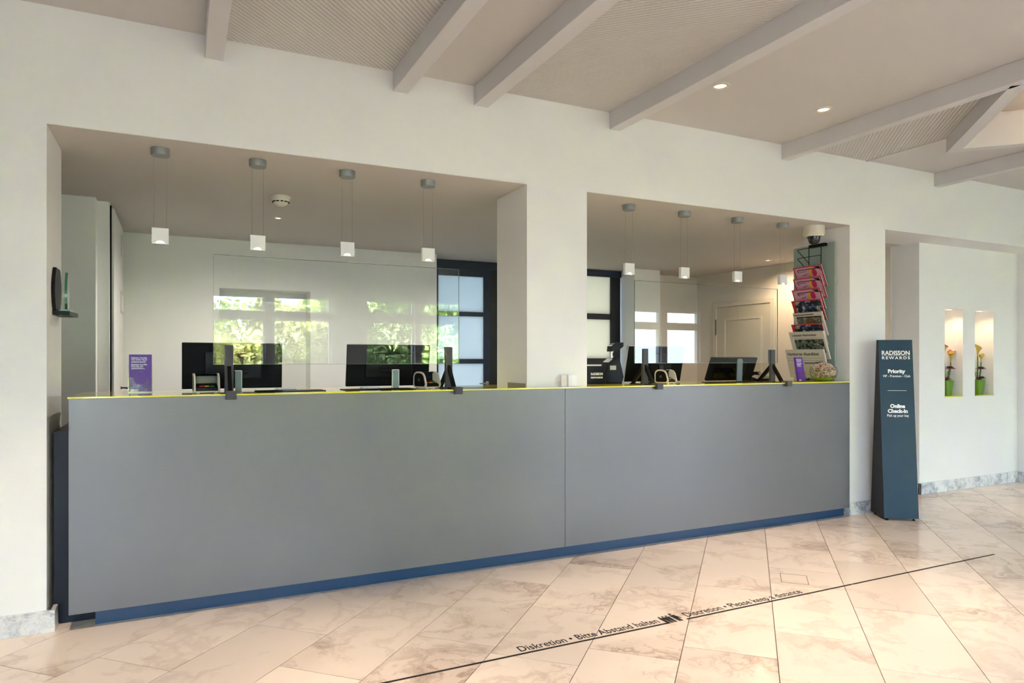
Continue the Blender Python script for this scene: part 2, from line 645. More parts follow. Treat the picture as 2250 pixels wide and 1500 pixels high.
# ------------------------------------------------------------------ the hall
Y0, Y1 = 4.01, 4.48            # front wall, hall side and office side
ZS = 2.486                     # soffit and office ceiling
ZC = 3.065                     # hall ceiling
ZB = 2.942                     # underside of the beams
TOPZ = 3.6
XL, XR = -3.4, 11.4
TOP = 1.147                    # top of the counter

# floor: bed, joints and tiles
fb = MB()
fb.box(XL - .2, XR + .2, WIN_Y - .3, 0.9, -0.2, -0.004)
floor = struct(fb.build('floor', M_TILE))
bed = MB()
bed.box(XL - .2, XR + .2, 0.9, 4.6, -0.2, -0.008)
bed.build('joint_bed', M_GROUT, floor)
ob = MB()
ob.box(XL - .2, XR + .2, 4.6, 8.2, -0.2, 0.0)
ob.build('office_floor', M_PAVE, floor)

PITCH, B0 = 0.41, 0.285
known = {6: [2.092], 5: [2.290], 4: [2.836], 3: [2.483, 3.379], 2: [2.973, 3.90], 1: [3.525, 4.348], 0: [3.10, 4.053, 4.883],
         -1: [3.263, 4.185, 5.268], -2: [3.587, 4.356, 4.685, 5.614], -3: [4.081, 4.983, 5.85], -4: [3.381, 4.271, 5.204, 6.177],
         -5: [4.848, 5.704, 6.9], -6: [5.0, 6.1, 7.285]}
rnd = random.Random(3)
tile_me = None
n_tiles = 0
r2 = math.sqrt(0.5)
for k in range(9, -14, -1):
    js = sorted(known.get(k, [3.0 + rnd.random()]))
    while js[0] > 0.2:
        js.insert(0, js[0] - rnd.choice([0.62, 0.78, 0.9, 0.95]))
    while js[-1] < 12.5:
        js.append(js[-1] + rnd.choice([0.62, 0.8, 0.9, 1.0]))
    bc = B0 + PITCH * (k + 0.5)
    for a0, a1 in zip(js, js[1:]):
        ac = (a0 + a1) / 2
        x, y = (ac - bc) * r2, (ac + bc) * r2
        hl = (a1 - a0) / 2 * r2 + PITCH / 2 * r2
        if y - hl < 0.9 or y - hl > 4.35 or x + hl < -1.9 or x - hl > 9.2:
            continue
        if y - hl > 4.12 and x < 5.2:
            continue
        if (x < 0.5 - (y - 1) * 0.5 - 1.6) or (x > 9.0 - 0 and y < 2.2):
            continue
        if tile_me is None:
            t = MB()
            t.box(-.5, .5, -.5, .5, -0.012, 0.0)
            to = t.build('tile', M_TILE, floor)
            tile_me = to.data
        else:
            to = bpy.data.objects.new('tile', tile_me)
            COL.objects.link(to)
            to.parent = floor
        to.location = (x, y, 0)
        to.rotation_euler = (0, 0, PI / 4)
        to.scale = (a1 - a0 - 0.0035, PITCH - 0.0035, 1)
        n_tiles += 1
print('tiles', n_tiles)
# small inset hatch let into a tile
hx = MB()
M45 = Matrix.Translation((3.36, 2.985, 0)) @ Matrix.Rotation(PI / 4, 4, 'Z')
for s in (-1, 1):
    hx.box(-.09, .09, s * .075 - .0015, s * .075 + .0015, 0.0, 0.0006, M=M45)
    hx.box(s * .09 - .0015, s * .09 + .0015, -.075, .075, 0.0, 0.0006, M=M45)
hx.build('inset_joint', M_GROUT, floor)

# front wall with the two counter openings and the alcove
w = MB()
w.grid([XL - .2, XR + .2], [0.0, TOPZ], Y0, Y1, [(-.58, 2.064, -1, ZS), (2.06, 2.53, -1, TOP), (2.528, 5.178, -1, ZS), (5.639, 8.25, -1, ZS)], 'xzy')
struct(w.build('wall_front', M_WALL, weld=True), 'white plastered wall with two counter openings')

# niche wall
NICHES = [(6.975, 7.275, 0.95, 1.85), (7.48, 7.81, 0.95, 1.85)]
w = MB()
w.grid([6.57, 8.25], [0.0, ZS], 4.31, 4.53, NICHES, 'xzy')
w.box(6.57, 8.25, 4.53, 7.75, 0, ZS)
struct(w.build('wall_niche', M_WALL), 'white wall with two tall flower niches')
w = MB()
w.box(8.25, 8.6, 4.48, 4.6, 0, ZS)
struct(w.build('wall_alcove', M_WALL))

# other walls of the hall
w = MB()
w.box(XL - .2, XL, WIN_Y - .2, Y0, 0, TOPZ)
struct(w.build('wall_left', M_WALL))
w = MB()
w.box(XR, XR + .2, WIN_Y - .2, Y0, 0, TOPZ)
struct(w.build('wall_right', M_WALL))
w = MB()
holes = [(a, b, z0, z1) for a, b in PANES for z0, z1 in PZ]
w.grid([XL - .2, XR + .2], [0.0, TOPZ], WIN_Y - .2, WIN_Y, holes, 'xzy')
struct(w.build('wall_back', M_WALL, weld=True))
for i, (a, b) in enumerate(PANES):
    f = MB()
    pn = MB()
    for z0, z1 in PZ:
        for q in ((a, a + .035, z0, z1), (b - .035, b, z0, z1), (a + .035, b - .035, z0, z0 + .035), (a + .035, b - .035, z1 - .03, z1)):
            f.box(q[0], q[1], WIN_Y - .12, WIN_Y - .06, q[2], q[3])
        pn.box(a + .03, b - .03, WIN_Y - .095, WIN_Y - .087, z0 + .03, z1 - .025)
    fo = struct(f.build('window_%d' % (i + 1), M_WINF), 'white framed hall window seen as a reflection in the glass screens')
    pn.build('pane', M_PANE, fo)

# ceiling panels between the beams, diamond coffer between the last two
BEAMS = [(0.127, 0.219), (1.158, 1.251), (1.685, 1.782), (2.713, 2.801), (4.371, 4.453), (6.326, 6.408)]
c = MB()
DX, DY, DH = 5.39, 2.34, 0.98      # coffer centre and half diagonal
c.box(XL, 4.41, WIN_Y, Y0, ZC, ZC + .12)
c.box(6.37, XR, WIN_Y, Y0, ZC, ZC + .12)
c.prism([(4.41, DY), (DX, DY + DH), (DX, Y0), (4.41, Y0)], ZC, ZC + .12)
c.prism([(DX, DY + DH), (6.37, DY), (6.37, Y0), (DX, Y0)], ZC, ZC + .12)
c.prism([(4.41, WIN_Y), (DX, WIN_Y), (DX, DY - DH), (4.41, DY)], ZC, ZC + .12)
c.prism([(DX, WIN_Y), (6.37, WIN_Y), (6.37, DY), (DX, DY - DH)], ZC, ZC + .12)
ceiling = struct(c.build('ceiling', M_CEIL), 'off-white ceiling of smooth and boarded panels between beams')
cl = MB()
cl.prism([(DX - DH - .1, DY), (DX, DY - DH - .1), (DX + DH + .1, DY), (DX, DY + DH + .1)], 3.42, 3.5)
for p, q in (((DX - DH, DY), (DX, DY - DH)), ((DX, DY - DH), (DX + DH, DY)), ((DX + DH, DY), (DX, DY + DH)), ((DX, DY + DH), (DX - DH, DY))):
    d = Vector((q[0] - p[0], q[1] - p[1], 0)).normalized()
    nrm = Vector((d.y, -d.x, 0))
    P0, P1 = Vector((*p, 0)), Vector((*q, 0))
    cl.prism([(v.x, v.y) for v in (P0, P1, P1 + nrm * .05, P0 + nrm * .05)], ZC + .12, 3.42)
cl.build('coffer', M_CEIL, ceiling)
fr = MB()
d_in, d_out = DH - 0.127, DH
for s1, s2 in ((1, 1), (-1, 1), (-1, -1), (1, -1)):
    pts = [(DX + s1 * d_out, DY), (DX, DY + s2 * d_out), (DX, DY + s2 * d_in), (DX + s1 * d_in, DY)]
    if s1 * s2 < 0:
        pts.reverse()
    fr.prism(pts, ZB, ZC + .13)
fr.build('coffer_frame', M_BEAM, ceiling)
for i, (a, b) in enumerate(BEAMS):
    bmx = MB()
    bmx.box(a, b, WIN_Y, Y0, ZB, ZC)
    bmx.build('beam', M_BEAM, ceiling, bevel=.003)


def clip(poly, nx, ny, d):
    """keep the part of poly with nx*x + ny*y <= d"""
    out = []
    for i in range(len(poly)):
        p, q = poly[i], poly[(i + 1) % len(poly)]
        sp, sq = nx * p[0] + ny * p[1] - d, nx * q[0] + ny * q[1] - d
        if sp <= 0:
            out.append(p)
        if sp * sq < 0:
            t = sp / (sp - sq)
            out.append((p[0] + t * (q[0] - p[0]), p[1] + t * (q[1] - p[1])))
    return out


def boards(outline, ang, pitch=0.0252, gap=0.0034, drop=0.004):
    m = MB()
    nx, ny = -math.sin(ang), math.cos(ang)
    ds = [nx * x + ny * y for x, y in outline]
    d = math.floor(min(ds) / pitch) * pitch
    while d < max(ds):
        p = clip(outline, nx, ny, d + pitch - gap)
        p = clip(p, -nx, -ny, -d)
        if len(p) >= 3:
            m.prism(p, ZC - drop, ZC)
        d += pitch
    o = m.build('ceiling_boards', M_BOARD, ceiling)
    o['kind'] = 'stuff'
    return o


boards([(0.219, 1.3), (1.158, 1.3), (1.158, Y0), (0.219, Y0)], math.radians(45))
boards([(1.782, 1.0), (2.713, 1.0), (2.713, Y0), (1.782, Y0)], math.radians(135))
boards([(4.453, DY + .06), (DX, DY + DH), (DX, Y0), (4.453, Y0)], math.radians(45))
tr = MB()
tr.box(DX - .006, DX + .004, DY + DH, Y0, ZC - .012, ZC)
tr.build('cover_strip', M_CEIL, ceiling)
rf = MB()
rf.box(XL - .4, XR + .4, WIN_Y - .25, 7.6, TOPZ, TOPZ + .1)
struct(rf.build('trim_9', M_CEIL))

# skirtings of marble
sk = struct(MB().box(XL, -.543, 3.99, Y0, 0, .105).box(-.563, -.543, Y0, 4.09, 0, .105).build('baseboard_left', M_SKIRT, bevel=.002),
            'pale marble skirting at the foot of the left wall')
sk = struct(MB().box(5.155, 5.655, 3.99, Y0, 0, .107).box(5.155, 5.178, Y0, 4.3, 0, .107).box(5.639, 5.655, Y0, Y1, 0, .107)
            .build('baseboard_middle', M_SKIRT, bevel=.002), 'pale marble skirting around the right pier')
sk = MB().box(6.55, 6.57, 4.29, 7.4, 0, .112).build('baseboard_right', M_SKIRT)
struct(sk, 'pale marble skirting pieces under the flower niches')
for a, b in ((6.55, 6.985), (6.987, 7.46), (7.462, 8.02), (8.022, 8.25)):
    MB().box(a, b, 4.29, 4.31, 0, .112).build('skirting_piece', M_SKIRT, sk, bevel=.002)
MB().box(8.23, 8.25, Y0, 4.29, 0, .112).build('skirting_piece', M_SKIRT, sk, bevel=.002)

# ------------------------------------------------------------------ the office behind the counter
BY = 7.12
w = MB()
w.prism([(-3.2, 5.68), (-.53, 5.68), (-.53, 5.80), (-.455, 5.80), (-.455, 7.6), (-3.2, 7.6)], 0, ZS)
w.grid([Y1, 5.68], [0.0, ZS], -3.4, -3.2, [], 'yzx')
w.box(-3.4, -3.2, 5.68, 7.6, 0, ZS)
struct(w.build('wall_office_left', M_OFFICE))
w = MB()
w.grid([-.455, 2.55], [0.0, ZS], BY, 7.40, [(.353, 1.201, -1, 2.018)], 'xzy')
w.box(-.455, 2.55, 7.40, 7.6, 0, ZS)
struct(w.build('wall_office_back', M_OFFICE))
w = MB()
w.box(5.21, 5.61, 7.13, 7.75, 0, ZS)
struct(w.build('wall_office_pillar', M_OFFICE))
w = MB()
w.box(5.61, 6.57, 7.51, 7.75, 0, ZS)
struct(w.build('wall_office_right', M_CREAM))
w = MB()
w.box(6.556, 6.57, 4.6, 7.51, .112, ZS)
struct(w.build('wall_corridor', M_CREAM))
c = MB()
c.box(-3.4, 8.3, Y1, 7.75, ZS, ZS + .12)
c.box(-.5795, 2.0635, Y0 + .002, Y1, ZS - .002, ZS - .0002)
c.box(2.5285, 5.1775, Y0 + .002, Y1, ZS - .002, ZS - .0002)
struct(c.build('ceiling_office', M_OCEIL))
c = MB()
c.box(-3.4, 8.3, 7.6, 7.75, ZS, TOPZ)
struct(c.build('trim_8', M_OFFICE))

# closet door on the left
d = MB().box(-.4549, -.43, 5.875, 6.80, .02, 2.455).build('door_1', M_DOORW, bevel=.003)
struct(d, 'tall white office door at the left with small notices')
MB().box(-.4549, -.445, 5.845, 5.873, .0, 2.47).box(-.4549, -.447, 5.873, 6.81, 2.457, 2.47).build('gap_shade_strip', M_BLACKM, d)  # black strip stands in for the shade in the door gap
h = MB().lathe([(.012, 0), (.012, .006)], n=14, M=frame((-.43, 6.53, 1.096), (0, 1, 0), (0, 0, 1)))
h.tube([(-.43, 6.53, 1.096), (-.385, 6.53, 1.096), (-.38, 6.52, 1.096), (-.38, 6.44, 1.094)], .006)
h.build('handle', M_BLACK, d, smooth=True)
for (y0, y1, z0, z1) in ((6.56, 6.66, 2.20, 2.37), (6.50, 6.78, 1.72, 1.90)):
    n = MB().box(-.43, -.426, y0, y1, z0, z1).build('notice', M_SILVER, d)
    MB().box(-.426, -.425, y0 + .02, y1 - .02, z0 + .02, z1 - .02).build('notice_paper', M_PRINTW, n)

# glazed dark partition with frosted panes
GY = 7.42
gz = MB()
gz.box(2.55, 5.21, GY, GY + .08, 2.40, ZS)
gz.box(2.55, 2.682, GY + .01, GY + .06, 0, 2.40)
gz.box(2.682, 3.25, GY + .01, GY + .06, 2.305, 2.40)
gz.box(2.682, 3.25, GY + .01, GY + .06, 1.838, 1.890)
gz.box(2.682, 3.25, GY + .01, GY + .06, 1.285, 1.338)
gz.box(2.682, 3.25, GY + .01, GY + .06, 0.0, .75)
gz.box(3.25, 3.335, GY + .01, GY + .06, 0, 2.40)
door = struct(gz.build('door_2', M_DOORF, bevel=.002), 'navy framed glazed door with frosted panes behind the left opening')
MB().box(3.335, 3.55, GY + .02, GY + .08, 0, 2.40).build('gap_shade_panel', M_DOORD, door)  # solid black box painted as the shade beside the door leaf
for z0, z1 in ((1.89, 2.305), (1.338, 1.838), (.75, 1.285)):
    MB().box(2.683, 3.249, GY + .028, GY + .036, z0 - .006, z1 + .006).build('pane', M_FROST, door)
h = MB().lathe([(.026, 0), (.026, .008), (.012, .012), (.012, .05)], n=20, M=frame((3.292, GY + .01, 1.05), (1, 0, 0), (0, 0, 1)))
h.tube([(3.292, GY - .035, 1.05), (3.27, GY - .04, 1.05), (3.17, GY - .04, 1.05)], .009)
h.build('handle', M_CHROME, door, smooth=True)
gz = MB()
gz.box(3.55, 3.65, GY, GY + .08, 0, 2.40)
gz.box(5.05, 5.19, GY, GY + .08, 0, 2.40)
gz.box(3.65, 5.05, GY, GY + .08, 1.850, 1.921)
gz.box(3.65, 5.05, GY, GY + .08, 1.271, 1.348)
gz.box(3.65, 5.05, GY, GY + .08, 0.0, .70)
part = struct(gz.build('door_3', M_DOORD, bevel=.002), 'black framed frosted glass partition behind the right opening')
for z0, z1 in ((1.921, 2.40), (1.348, 1.850), (.70, 1.271)):
    MB().box(3.651, 5.049, GY + .03, GY + .038, z0 - .006, z1 + .006).build('pane', M_FROSTC, part)
# added eave, out of view, keeps the sun off the frosted panes
MB().box(0.5, 9.5, 7.75, 10.3, 2.50, 2.58).build('added_shade_eave', M_WINF)
struct(bpy.data.objects['added_shade_eave'])

# cream door in the right wall of the office
dr = MB().box(6.540, 6.5555, 6.17, 7.10, .02, 2.03).build('door_4', M_DOORC, bevel=.002)
struct(dr, 'cream panelled door in the right wall of the office')
fm = MB()
fm.box(6.528, 6.5558, 7.102, 7.17, 0, 2.09).box(6.528, 6.5558, 6.10, 6.168, 0, 2.09).box(6.528, 6.5558, 6.168, 7.102, 2.032, 2.09)
fm.build('frame', M_DOORCF, dr, bevel=.004)
pm = MB()
for z0, z1 in ((.25, .95), (1.10, 1.88)):
    pm.box(6.534, 6.540, 6.30, 6.33, z0, z1).box(6.534, 6.540, 6.94, 6.97, z0, z1)
    pm.box(6.534, 6.540, 6.33, 6.94, z0, z0 + .03).box(6.534, 6.540, 6.33, 6.94, z1 - .03, z1)
pm.build('panel_moulding', M_DOORCF, dr)
MB().box(6.522, 6.528, 7.095, 7.115, 1.66, 1.87).build('hinge', M_BRASS, dr)

# ------------------------------------------------------------------ reception counter
TOP = 1.147
ctr = thing('reception_counter', 'long grey reception counter with lime yellow glass top and blue plinth', 'counter', (2.3, 4.0, 0))


def part_of(root, o):
    o.parent = root
    o.matrix_parent_inverse = Matrix.Translation(root.location).inverted() if root.rotation_euler.z == 0 else root.matrix_basis.inverted()
    return o


for a, b in ((-.482, 2.3185), (2.3205, 5.096)):
    part_of(ctr, MB().box(a, b, 3.95, 3.972, .082, TOP - .0085).build('front_panel', M_PANEL, bevel=.001))
part_of(ctr, MB().grid([-.488, 5.165], [3.945, 4.56], TOP - .008, TOP, [(5.10, 6, 3.9, 4.003), (-1, -.486, 3.9, 4.0)], 'xyz')
        .build('glass_top', M_LIME))
part_of(ctr, MB().box(-.375, 5.105, 4.013, 4.032, 0, .14).build('toe_kick', M_KICK))
part_of(ctr, MB().box(-.562, 5.15, 4.092, 4.55, .06, .955).build('body', M_NAVY))
part_of(ctr, MB().box(-.54, 5.12, 4.10, 4.5, 0, .06).build('plinth', M_NAVY))
part_of(ctr, MB().box(-.565, 5.155, 4.088, 4.56, .955, .968).build('desk_top', M_NAVY))
for x in (-.36, .8, 1.95, 2.6, 3.8, 5.0):
    sup = MB().box(x, x + .03, 3.972, 4.088, .14, TOP - .009)
    sup.box(x, x + .03, 4.088, 4.5, .968, TOP - .009)
    part_of(ctr, sup.build('support', M_NAVY))
tag(MB().box(-.535, -.38, 4.36, 4.50, .968, 1.0).box(-.53, -.40, 4.40, 4.50, 1.0, 1.035).build('black_box', M_BLACK, bevel=.006),
    'small black box on the navy desk behind the left end of the counter', 'box')


# glass screens on A-shaped posts
def screen(x0, x1, posts, label):
    YG = 4.10
    r = thing('glass_screen', label, 'screen', ((x0 + x1) / 2, YG, TOP), 0, 'glass screens on the counter')
    loc = Vector(r.location)

    def P(mb, name, m, parent=None, **k):
        o = mb.build(name, m, None, **k)
        return part_of(r, o)
    pane = MB()
    pane.box(x0, x1, YG - .004, YG + .004, 1.305, 1.908)
    po = P(pane, 'pane', M_SCREEN)
    e = MB()
    e.box(x0 - .0015, x0, YG - .004, YG + .004, 1.305, 1.908).box(x1, x1 + .0015, YG - .004, YG + .004, 1.305, 1.908)
    e.box(x0, x1, YG - .004, YG + .004, 1.9080, 1.9098).box(x0, x1, YG - .004, YG + .004, 1.3035, 1.305)
    P(e, 'edge', M_EDGE)
    for px in posts:
        wv = .023
        m = MB()
        m.box(px - wv, px + wv, YG - .012, YG - .005, TOP, 1.411)
        m.box(px - wv, px + wv, YG + .005, YG + .022, 1.300, 1.411)
        m.box(px - wv, px + wv, YG - .005, YG + .012, TOP, 1.3030)
        p = P(m, 'post', M_POST, bevel=.001)
        a = MB()
        for s, y_end in ((-1, 3.985), (1, 4.262)):
            yb = YG - .013 if s < 0 else YG + .013
            # flat bar leaning against the post
            t = .034 * s
            a.prism([(yb, 1.295), (yb, 1.255), (y_end - t * .9, TOP + .006), (y_end, TOP + .006)] if s > 0 else
                    [(yb, 1.255), (yb, 1.295), (y_end, TOP + .006), (y_end - t * .9, TOP + .006)], -.010, .010,
                    M=frame((px, 0, 0), (0, 1, 0), (0, 0, 1)))
        a.box(px - .010, px + .010, 3.955, 4.275, TOP, TOP + .006)
        P(a, 'brace', M_BLACK)
        k = MB().box(px - .026, px + .026, 3.918, 3.9448, 1.118, 1.162).box(px - .026, px + .026, 3.9448, 3.985, TOP + .0005, 1.162)
        P(k, 'clamp', M_POST, bevel=.001)
    return r


screen(.174, 1.618, (.252, 1.548), 'clear glass screen standing on the left half of the counter')
screen(2.994, 4.423, (3.085, 4.365), 'clear glass screen standing on the right half of the counter')


# ------------------------------------------------------------------ pendants
def pendant_mesh():
    r = thing('pendant_lamp', 'x', 'lamp')
    MB().lathe([(.046, -.040), (.048, -.037), (.048, 0)], n=28).build('canopy', M_PENDC, r, smooth=True)
    MB().tube([(-.031, 0, -.04), (-.031, 0, -.436)], .0006, n=5).build('wire', M_CABLE, r)
    MB().tube([(.031, 0, -.04), (.031, 0, -.436)], .0006, n=5).build('wire', M_CABLE, r)
    h = MB()
    # white shade: square front with an arched light opening at its foot
    z0, z1 = -.518, -.436
    arch = [(.022 * math.cos(PI * i / 10), z0 + .014 * math.sin(PI * i / 10)) for i in range(11)]
    h.prism([(-.041, z1), (-.041, z0)] + [(-x, z) for x, z in arch] + [(.041, z0), (.041, z1)], .005, .014, M=frame((0, 0, 0), (1, 0, 0), (0, 0, 1)))
    h.box(-.041, .041, -.005, .014, z0 + .016, z1)
    h.box(-.041, -.036, -.005, .014, z0, z0 + .016).box(.036, .041, -.005, .014, z0, z0 + .016).box(-.036, .036, .010, .014, z0, z0 + .016)
    h.build('shade', M_WHITE, r)
    MB().box(-.035, .035, -.0045, .0095, z0 + .004, z0 + .0155).build('lamp', M_GLOW, r)
    return r


proto = pendant_mesh()
ORD = ['leftmost', 'second from the left', 'third from the left', 'rightmost']
for s, (side, xs) in enumerate((('left', (-.089, .413, .929, 1.449)), ('right', (3.023, 3.546, 4.093, 4.601)))):
    for i, x in enumerate(xs):
        o = proto if (s == 0 and i == 0) else copy_tree(proto)
        o.location = (x, 4.21, ZS - .002)
        tag(o, '%s small white pendant lamp on two wires in the %s counter opening' % (ORD[i], side), 'lamp', 'pendant lamps over the counter')


# ------------------------------------------------------------------ ceiling lights
def downlight(x, y, z, label, energy, r=.05, group='warm downlights in the hall ceiling', cone=66, small=False, visible_mat=None, colour=None):
    t = thing('downlight', label, 'light', (x, y, z), 0, group)
    MB().lathe([(r * .80, -.002), (r * .82, -.008), (r * 1.12, -.006), (r * 1.2, 0)], n=28, cap=False).build('ring', M_FIXT, t, smooth=True)
    MB().lathe([(r * .74, .0), (r * .82, -.0075), (r * .86, -.0078)], n=28, cap=False).build('inner_ring', M_FIXTD, t, smooth=True)
    MB().lathe([(0.0001, -.006), (r * .5, -.0055), (r * .76, -.002)], n=24, cap=False).build('lens', visible_mat or M_LENS, t, smooth=True)
    ld = bpy.data.lights.new('downlight_bulb', 'SPOT')
    ld.energy = energy
    ld.color = colour or WARM
    ld.spot_size = math.radians(cone)
    ld.spot_blend = .7
    ld.shadow_soft_size = .035
    lo = bpy.data.objects.new('downlight_bulb', ld)
    COL.objects.link(lo)
    lo.location = (x, y, z - .02)
    return t


E_D = 98.0
downlight(3.087, 3.32, ZC, 'warm recessed downlight in the ceiling nearer the middle of the hall', E_D)
downlight(4.020, 3.32, ZC, 'warm recessed downlight in the ceiling nearer the sign stand', E_D)
for i, (x, y) in enumerate([(-.45, 2.9), (1.468, 2.3), (.68, 1.2), (3.087, 1.5), (7.3, 2.9), (6.0, 1.0)]):
    downlight(x, y, ZC if x not in (.68,) else ZC - .007, 'recessed downlight in the hall ceiling outside the picture', E_D * 1.45 if x < 5 else E_D * .7)


def small_spot(x, y, label, e, colour=(1.0, .92, .80)):
    return downlight(x, y, ZS, label, e, r=.032, group='small spots in the office ceiling', cone=165, visible_mat=M_LENS2, colour=colour)


small_spot(.729, 5.84, 'small warm spot in the office ceiling below the smoke detector', 66)
small_spot(6.15, 5.84, 'small warm spot in the office ceiling left of the magazine rack', 34, (1.0, .74, .50))
small_spot(3.0, 5.84, 'added unseen fill spot in the office ceiling hidden behind the middle pier', 66)  # added lamp, never seen, to brighten the office
# coffer lamp
cf = thing('coffer_lamp', 'round warm lamp inside the diamond ceiling coffer', 'light', (DX + .25, DY - .1, 3.42))
MB().lathe([(.16, -.06), (.18, -.05), (.18, 0)], n=32).build('shade', M_LENS, cf, smooth=True)
ld = bpy.data.lights.new('coffer_bulb', 'POINT')
ld.energy = 4
ld.color = (1.0, .66, .36)
ld.shadow_soft_size = .12
lo = bpy.data.objects.new('coffer_bulb', ld)
COL.objects.link(lo)
lo.location = (DX + .25, DY - .1, 3.28)

# smoke detector
sd = thing('smoke_detector', 'round white smoke detector on the office ceiling', 'detector', (.653, 5.08, ZS))
MB().lathe([(.066, -.016), (.068, -.012), (.068, 0)], n=32).build('base', M_SMOKE, sd, smooth=True)
MB().lathe([(0.0001, -.068), (.02, -.068), (.036, -.060), (.05, -.046), (.058, -.030), (.058, -.016)], n=32).build('sensor_head', M_SMOKE, sd, smooth=True)
sl = MB()
for i in range(12):
    a = 2 * PI * i / 12
    M = Matrix.Rotation(a, 4, 'Z')
    sl.box(.044, .0585, -.009, .009, -.044, -.038, M=M)
sl.build('slot', M_BLACKM, sd)

# dome camera
cc = thing('dome_camera', 'cream dome security camera above the magazine rack', 'camera', (4.955, 4.19, ZS - .002))
MB().lathe([(.080, -.078), (.087, -.072), (.087, 0)], n=36).build('housing', M_CCTV, cc, smooth=True)
MB().lathe([(.062, -.090), (.080, -.088), (.081, -.078)], n=36, cap=False).build('ring', M_CCTV, cc, smooth=True)
MB().lathe([(.0001, -.158), (.02, -.156), (.037, -.146), (.049, -.124), (.053, -.10), (.054, -.086)], n=32).build('dome', M_DOME, cc, smooth=True)


# ------------------------------------------------------------------ things on the counter
def monitor(x, y, w, h, tilt, label, stand_x, stand_w, silver_rim, rz=0.0):
    r = thing('monitor', label, 'monitor', (x, y, TOP), rz, 'monitors on the counter')
    M = Matrix.Translation((0, .03, .012)) @ Matrix.Rotation(tilt, 4, 'X')
    MB().box(-w / 2, w / 2, -.012, .012, 0, h, M=M).build('housing', M_BLACKM, r, bevel=.004)
    if silver_rim:
        f = MB()
        for q in ((-w / 2 - .004, -w / 2, -.002, h + .004), (w / 2, w / 2 + .004, -.002, h + .004), (-w / 2, w / 2, h, h + .004)):
            f.box(q[0], q[1], -.006, .013, q[2], q[3], M=M)
        f.build('rim', M_SILVER, r)
    MB().box(-w / 2 + .006, w / 2 - .006, .012, .0135, .008, h - .008, M=M).build('display', M_BLACKG, r)
    MB().box(-w * .28, w * .28, -.020, -.012, h * .22, h * .80, M=M).build('back_cover', M_BLACK, r, bevel=.003)
    return r


m1 = monitor(.296, 4.40, .556, .272, math.radians(4), 'wide black monitor seen from behind with pale grey stand beside the first card terminal', 0, 0, False)
st = MB().box(.0, .034, -.13, -.122, 0, .118).build('stand_column', M_STAND, m1)
MB().box(.034, .037, -.131, -.121, 0, .119).box(-.003, .034, -.131, -.121, .118, .121).build('column_edge', M_WHITE, st)
MB().tube([(.034, -.125, .108), (.07, -.10, .108)], .007, n=12).build('hinge', M_TDARK, st)
m2 = monitor(1.245, 4.40, .555, .272, math.radians(9), 'wide black monitor seen from behind left of the second card terminal', 0, 0, False)
st = MB().box(-.012, .026, -.13, -.115, 0, .118).build('stand_column', M_STAND, m2)
MB().box(.026, .030, -.131, -.114, 0, .120).box(-.016, -.012, -.131, -.114, 0, .120).box(-.012, .026, -.131, -.114, .118, .121).build('column_edge', M_WHITE, st)
MB().tube([(-.075, -.05, .112), (-.03, -.09, .110), (.0, -.118, .108)], .007, n=12).build('hinge', M_TDARK, st)
m3 = monitor(3.42, 4.42, .55, .285, math.radians(13), 'silver rimmed black monitor leaning beside the third card terminal', 0, 0, True)
st = MB().box(-.02, .02, -.09, -.075, 0, .14).build('stand_column', M_BLACK, m3)
MB().box(-.10, .10, -.12, .05, 0, .008).build('stand_foot', M_BLACK, m3)
m4 = monitor(4.165, 4.36, .50, .205, math.radians(22), 'low black touch monitor with rounded grey stand near the right end of the counter', 0, 0, False)
pts = [(-.028, 0), (.028, 0)] + [(.028 * math.cos(PI * i / 10), .178 + .016 * math.sin(PI * i / 10)) for i in range(11)]
M = Matrix.Translation((.02, -.07, 0)) @ Matrix.Rotation(math.radians(3), 4, 'X') @ frame((0, 0, 0), (1, 0, 0), (0, 0, 1))
MB().prism(pts, 0, .012, M=M).build('stand_column', M_STAND, m4, smooth=False)
bz = MB()
Mb = Matrix.Translation((0, .03, .012)) @ Matrix.Rotation(math.radians(22), 4, 'X')
bz.box(-.20, .02, -.024, -.020, .03, .12, M=Mb)
bz.build('port_cover', M_BLACKG, m4)


def mat_pad(x0, x1, y0, y1, label):
    return tag(MB().box(x0, x1, y0, y1, TOP, TOP + .004).build('desk_mat', M_BLACKM, bevel=.001), label, 'desk mat', 'black desk mats')


mat_pad(.40, .78, 4.09, 4.26, 'thin black desk mat with a white pen between the two left monitors')
mat_pad(.89, 1.33, 4.09, 4.24, 'thin black desk mat in front of the second monitor')
mat_pad(3.77, 4.30, 4.14, 4.27, 'thin black desk mat under the touch monitor stand')


def pen(x, y, label):
    p = thing('pen', label, 'pen', (x, y, TOP + .0045), .0, 'white pens')
    MB().tube([(-.06, 0, .006), (.055, 0, .006), (.066, 0, .006)], [.006, .006, .002], n=12).build('barrel', M_WHITE, p, smooth=True)
    MB().tube([(-.062, -.0002, .0062), (-.045, -.0002, .0062)], .0063, n=12).build('cap', M_SILVER, p)
    MB().box(-.055, -.015, -.0015, .0015, .0125, .014).build('clip', M_SILVER, p)


pen(.57, 4.21, 'white pen lying on the mat right of the first monitor')
pen(1.06, 4.17, 'white pen lying in front of the second monitor')


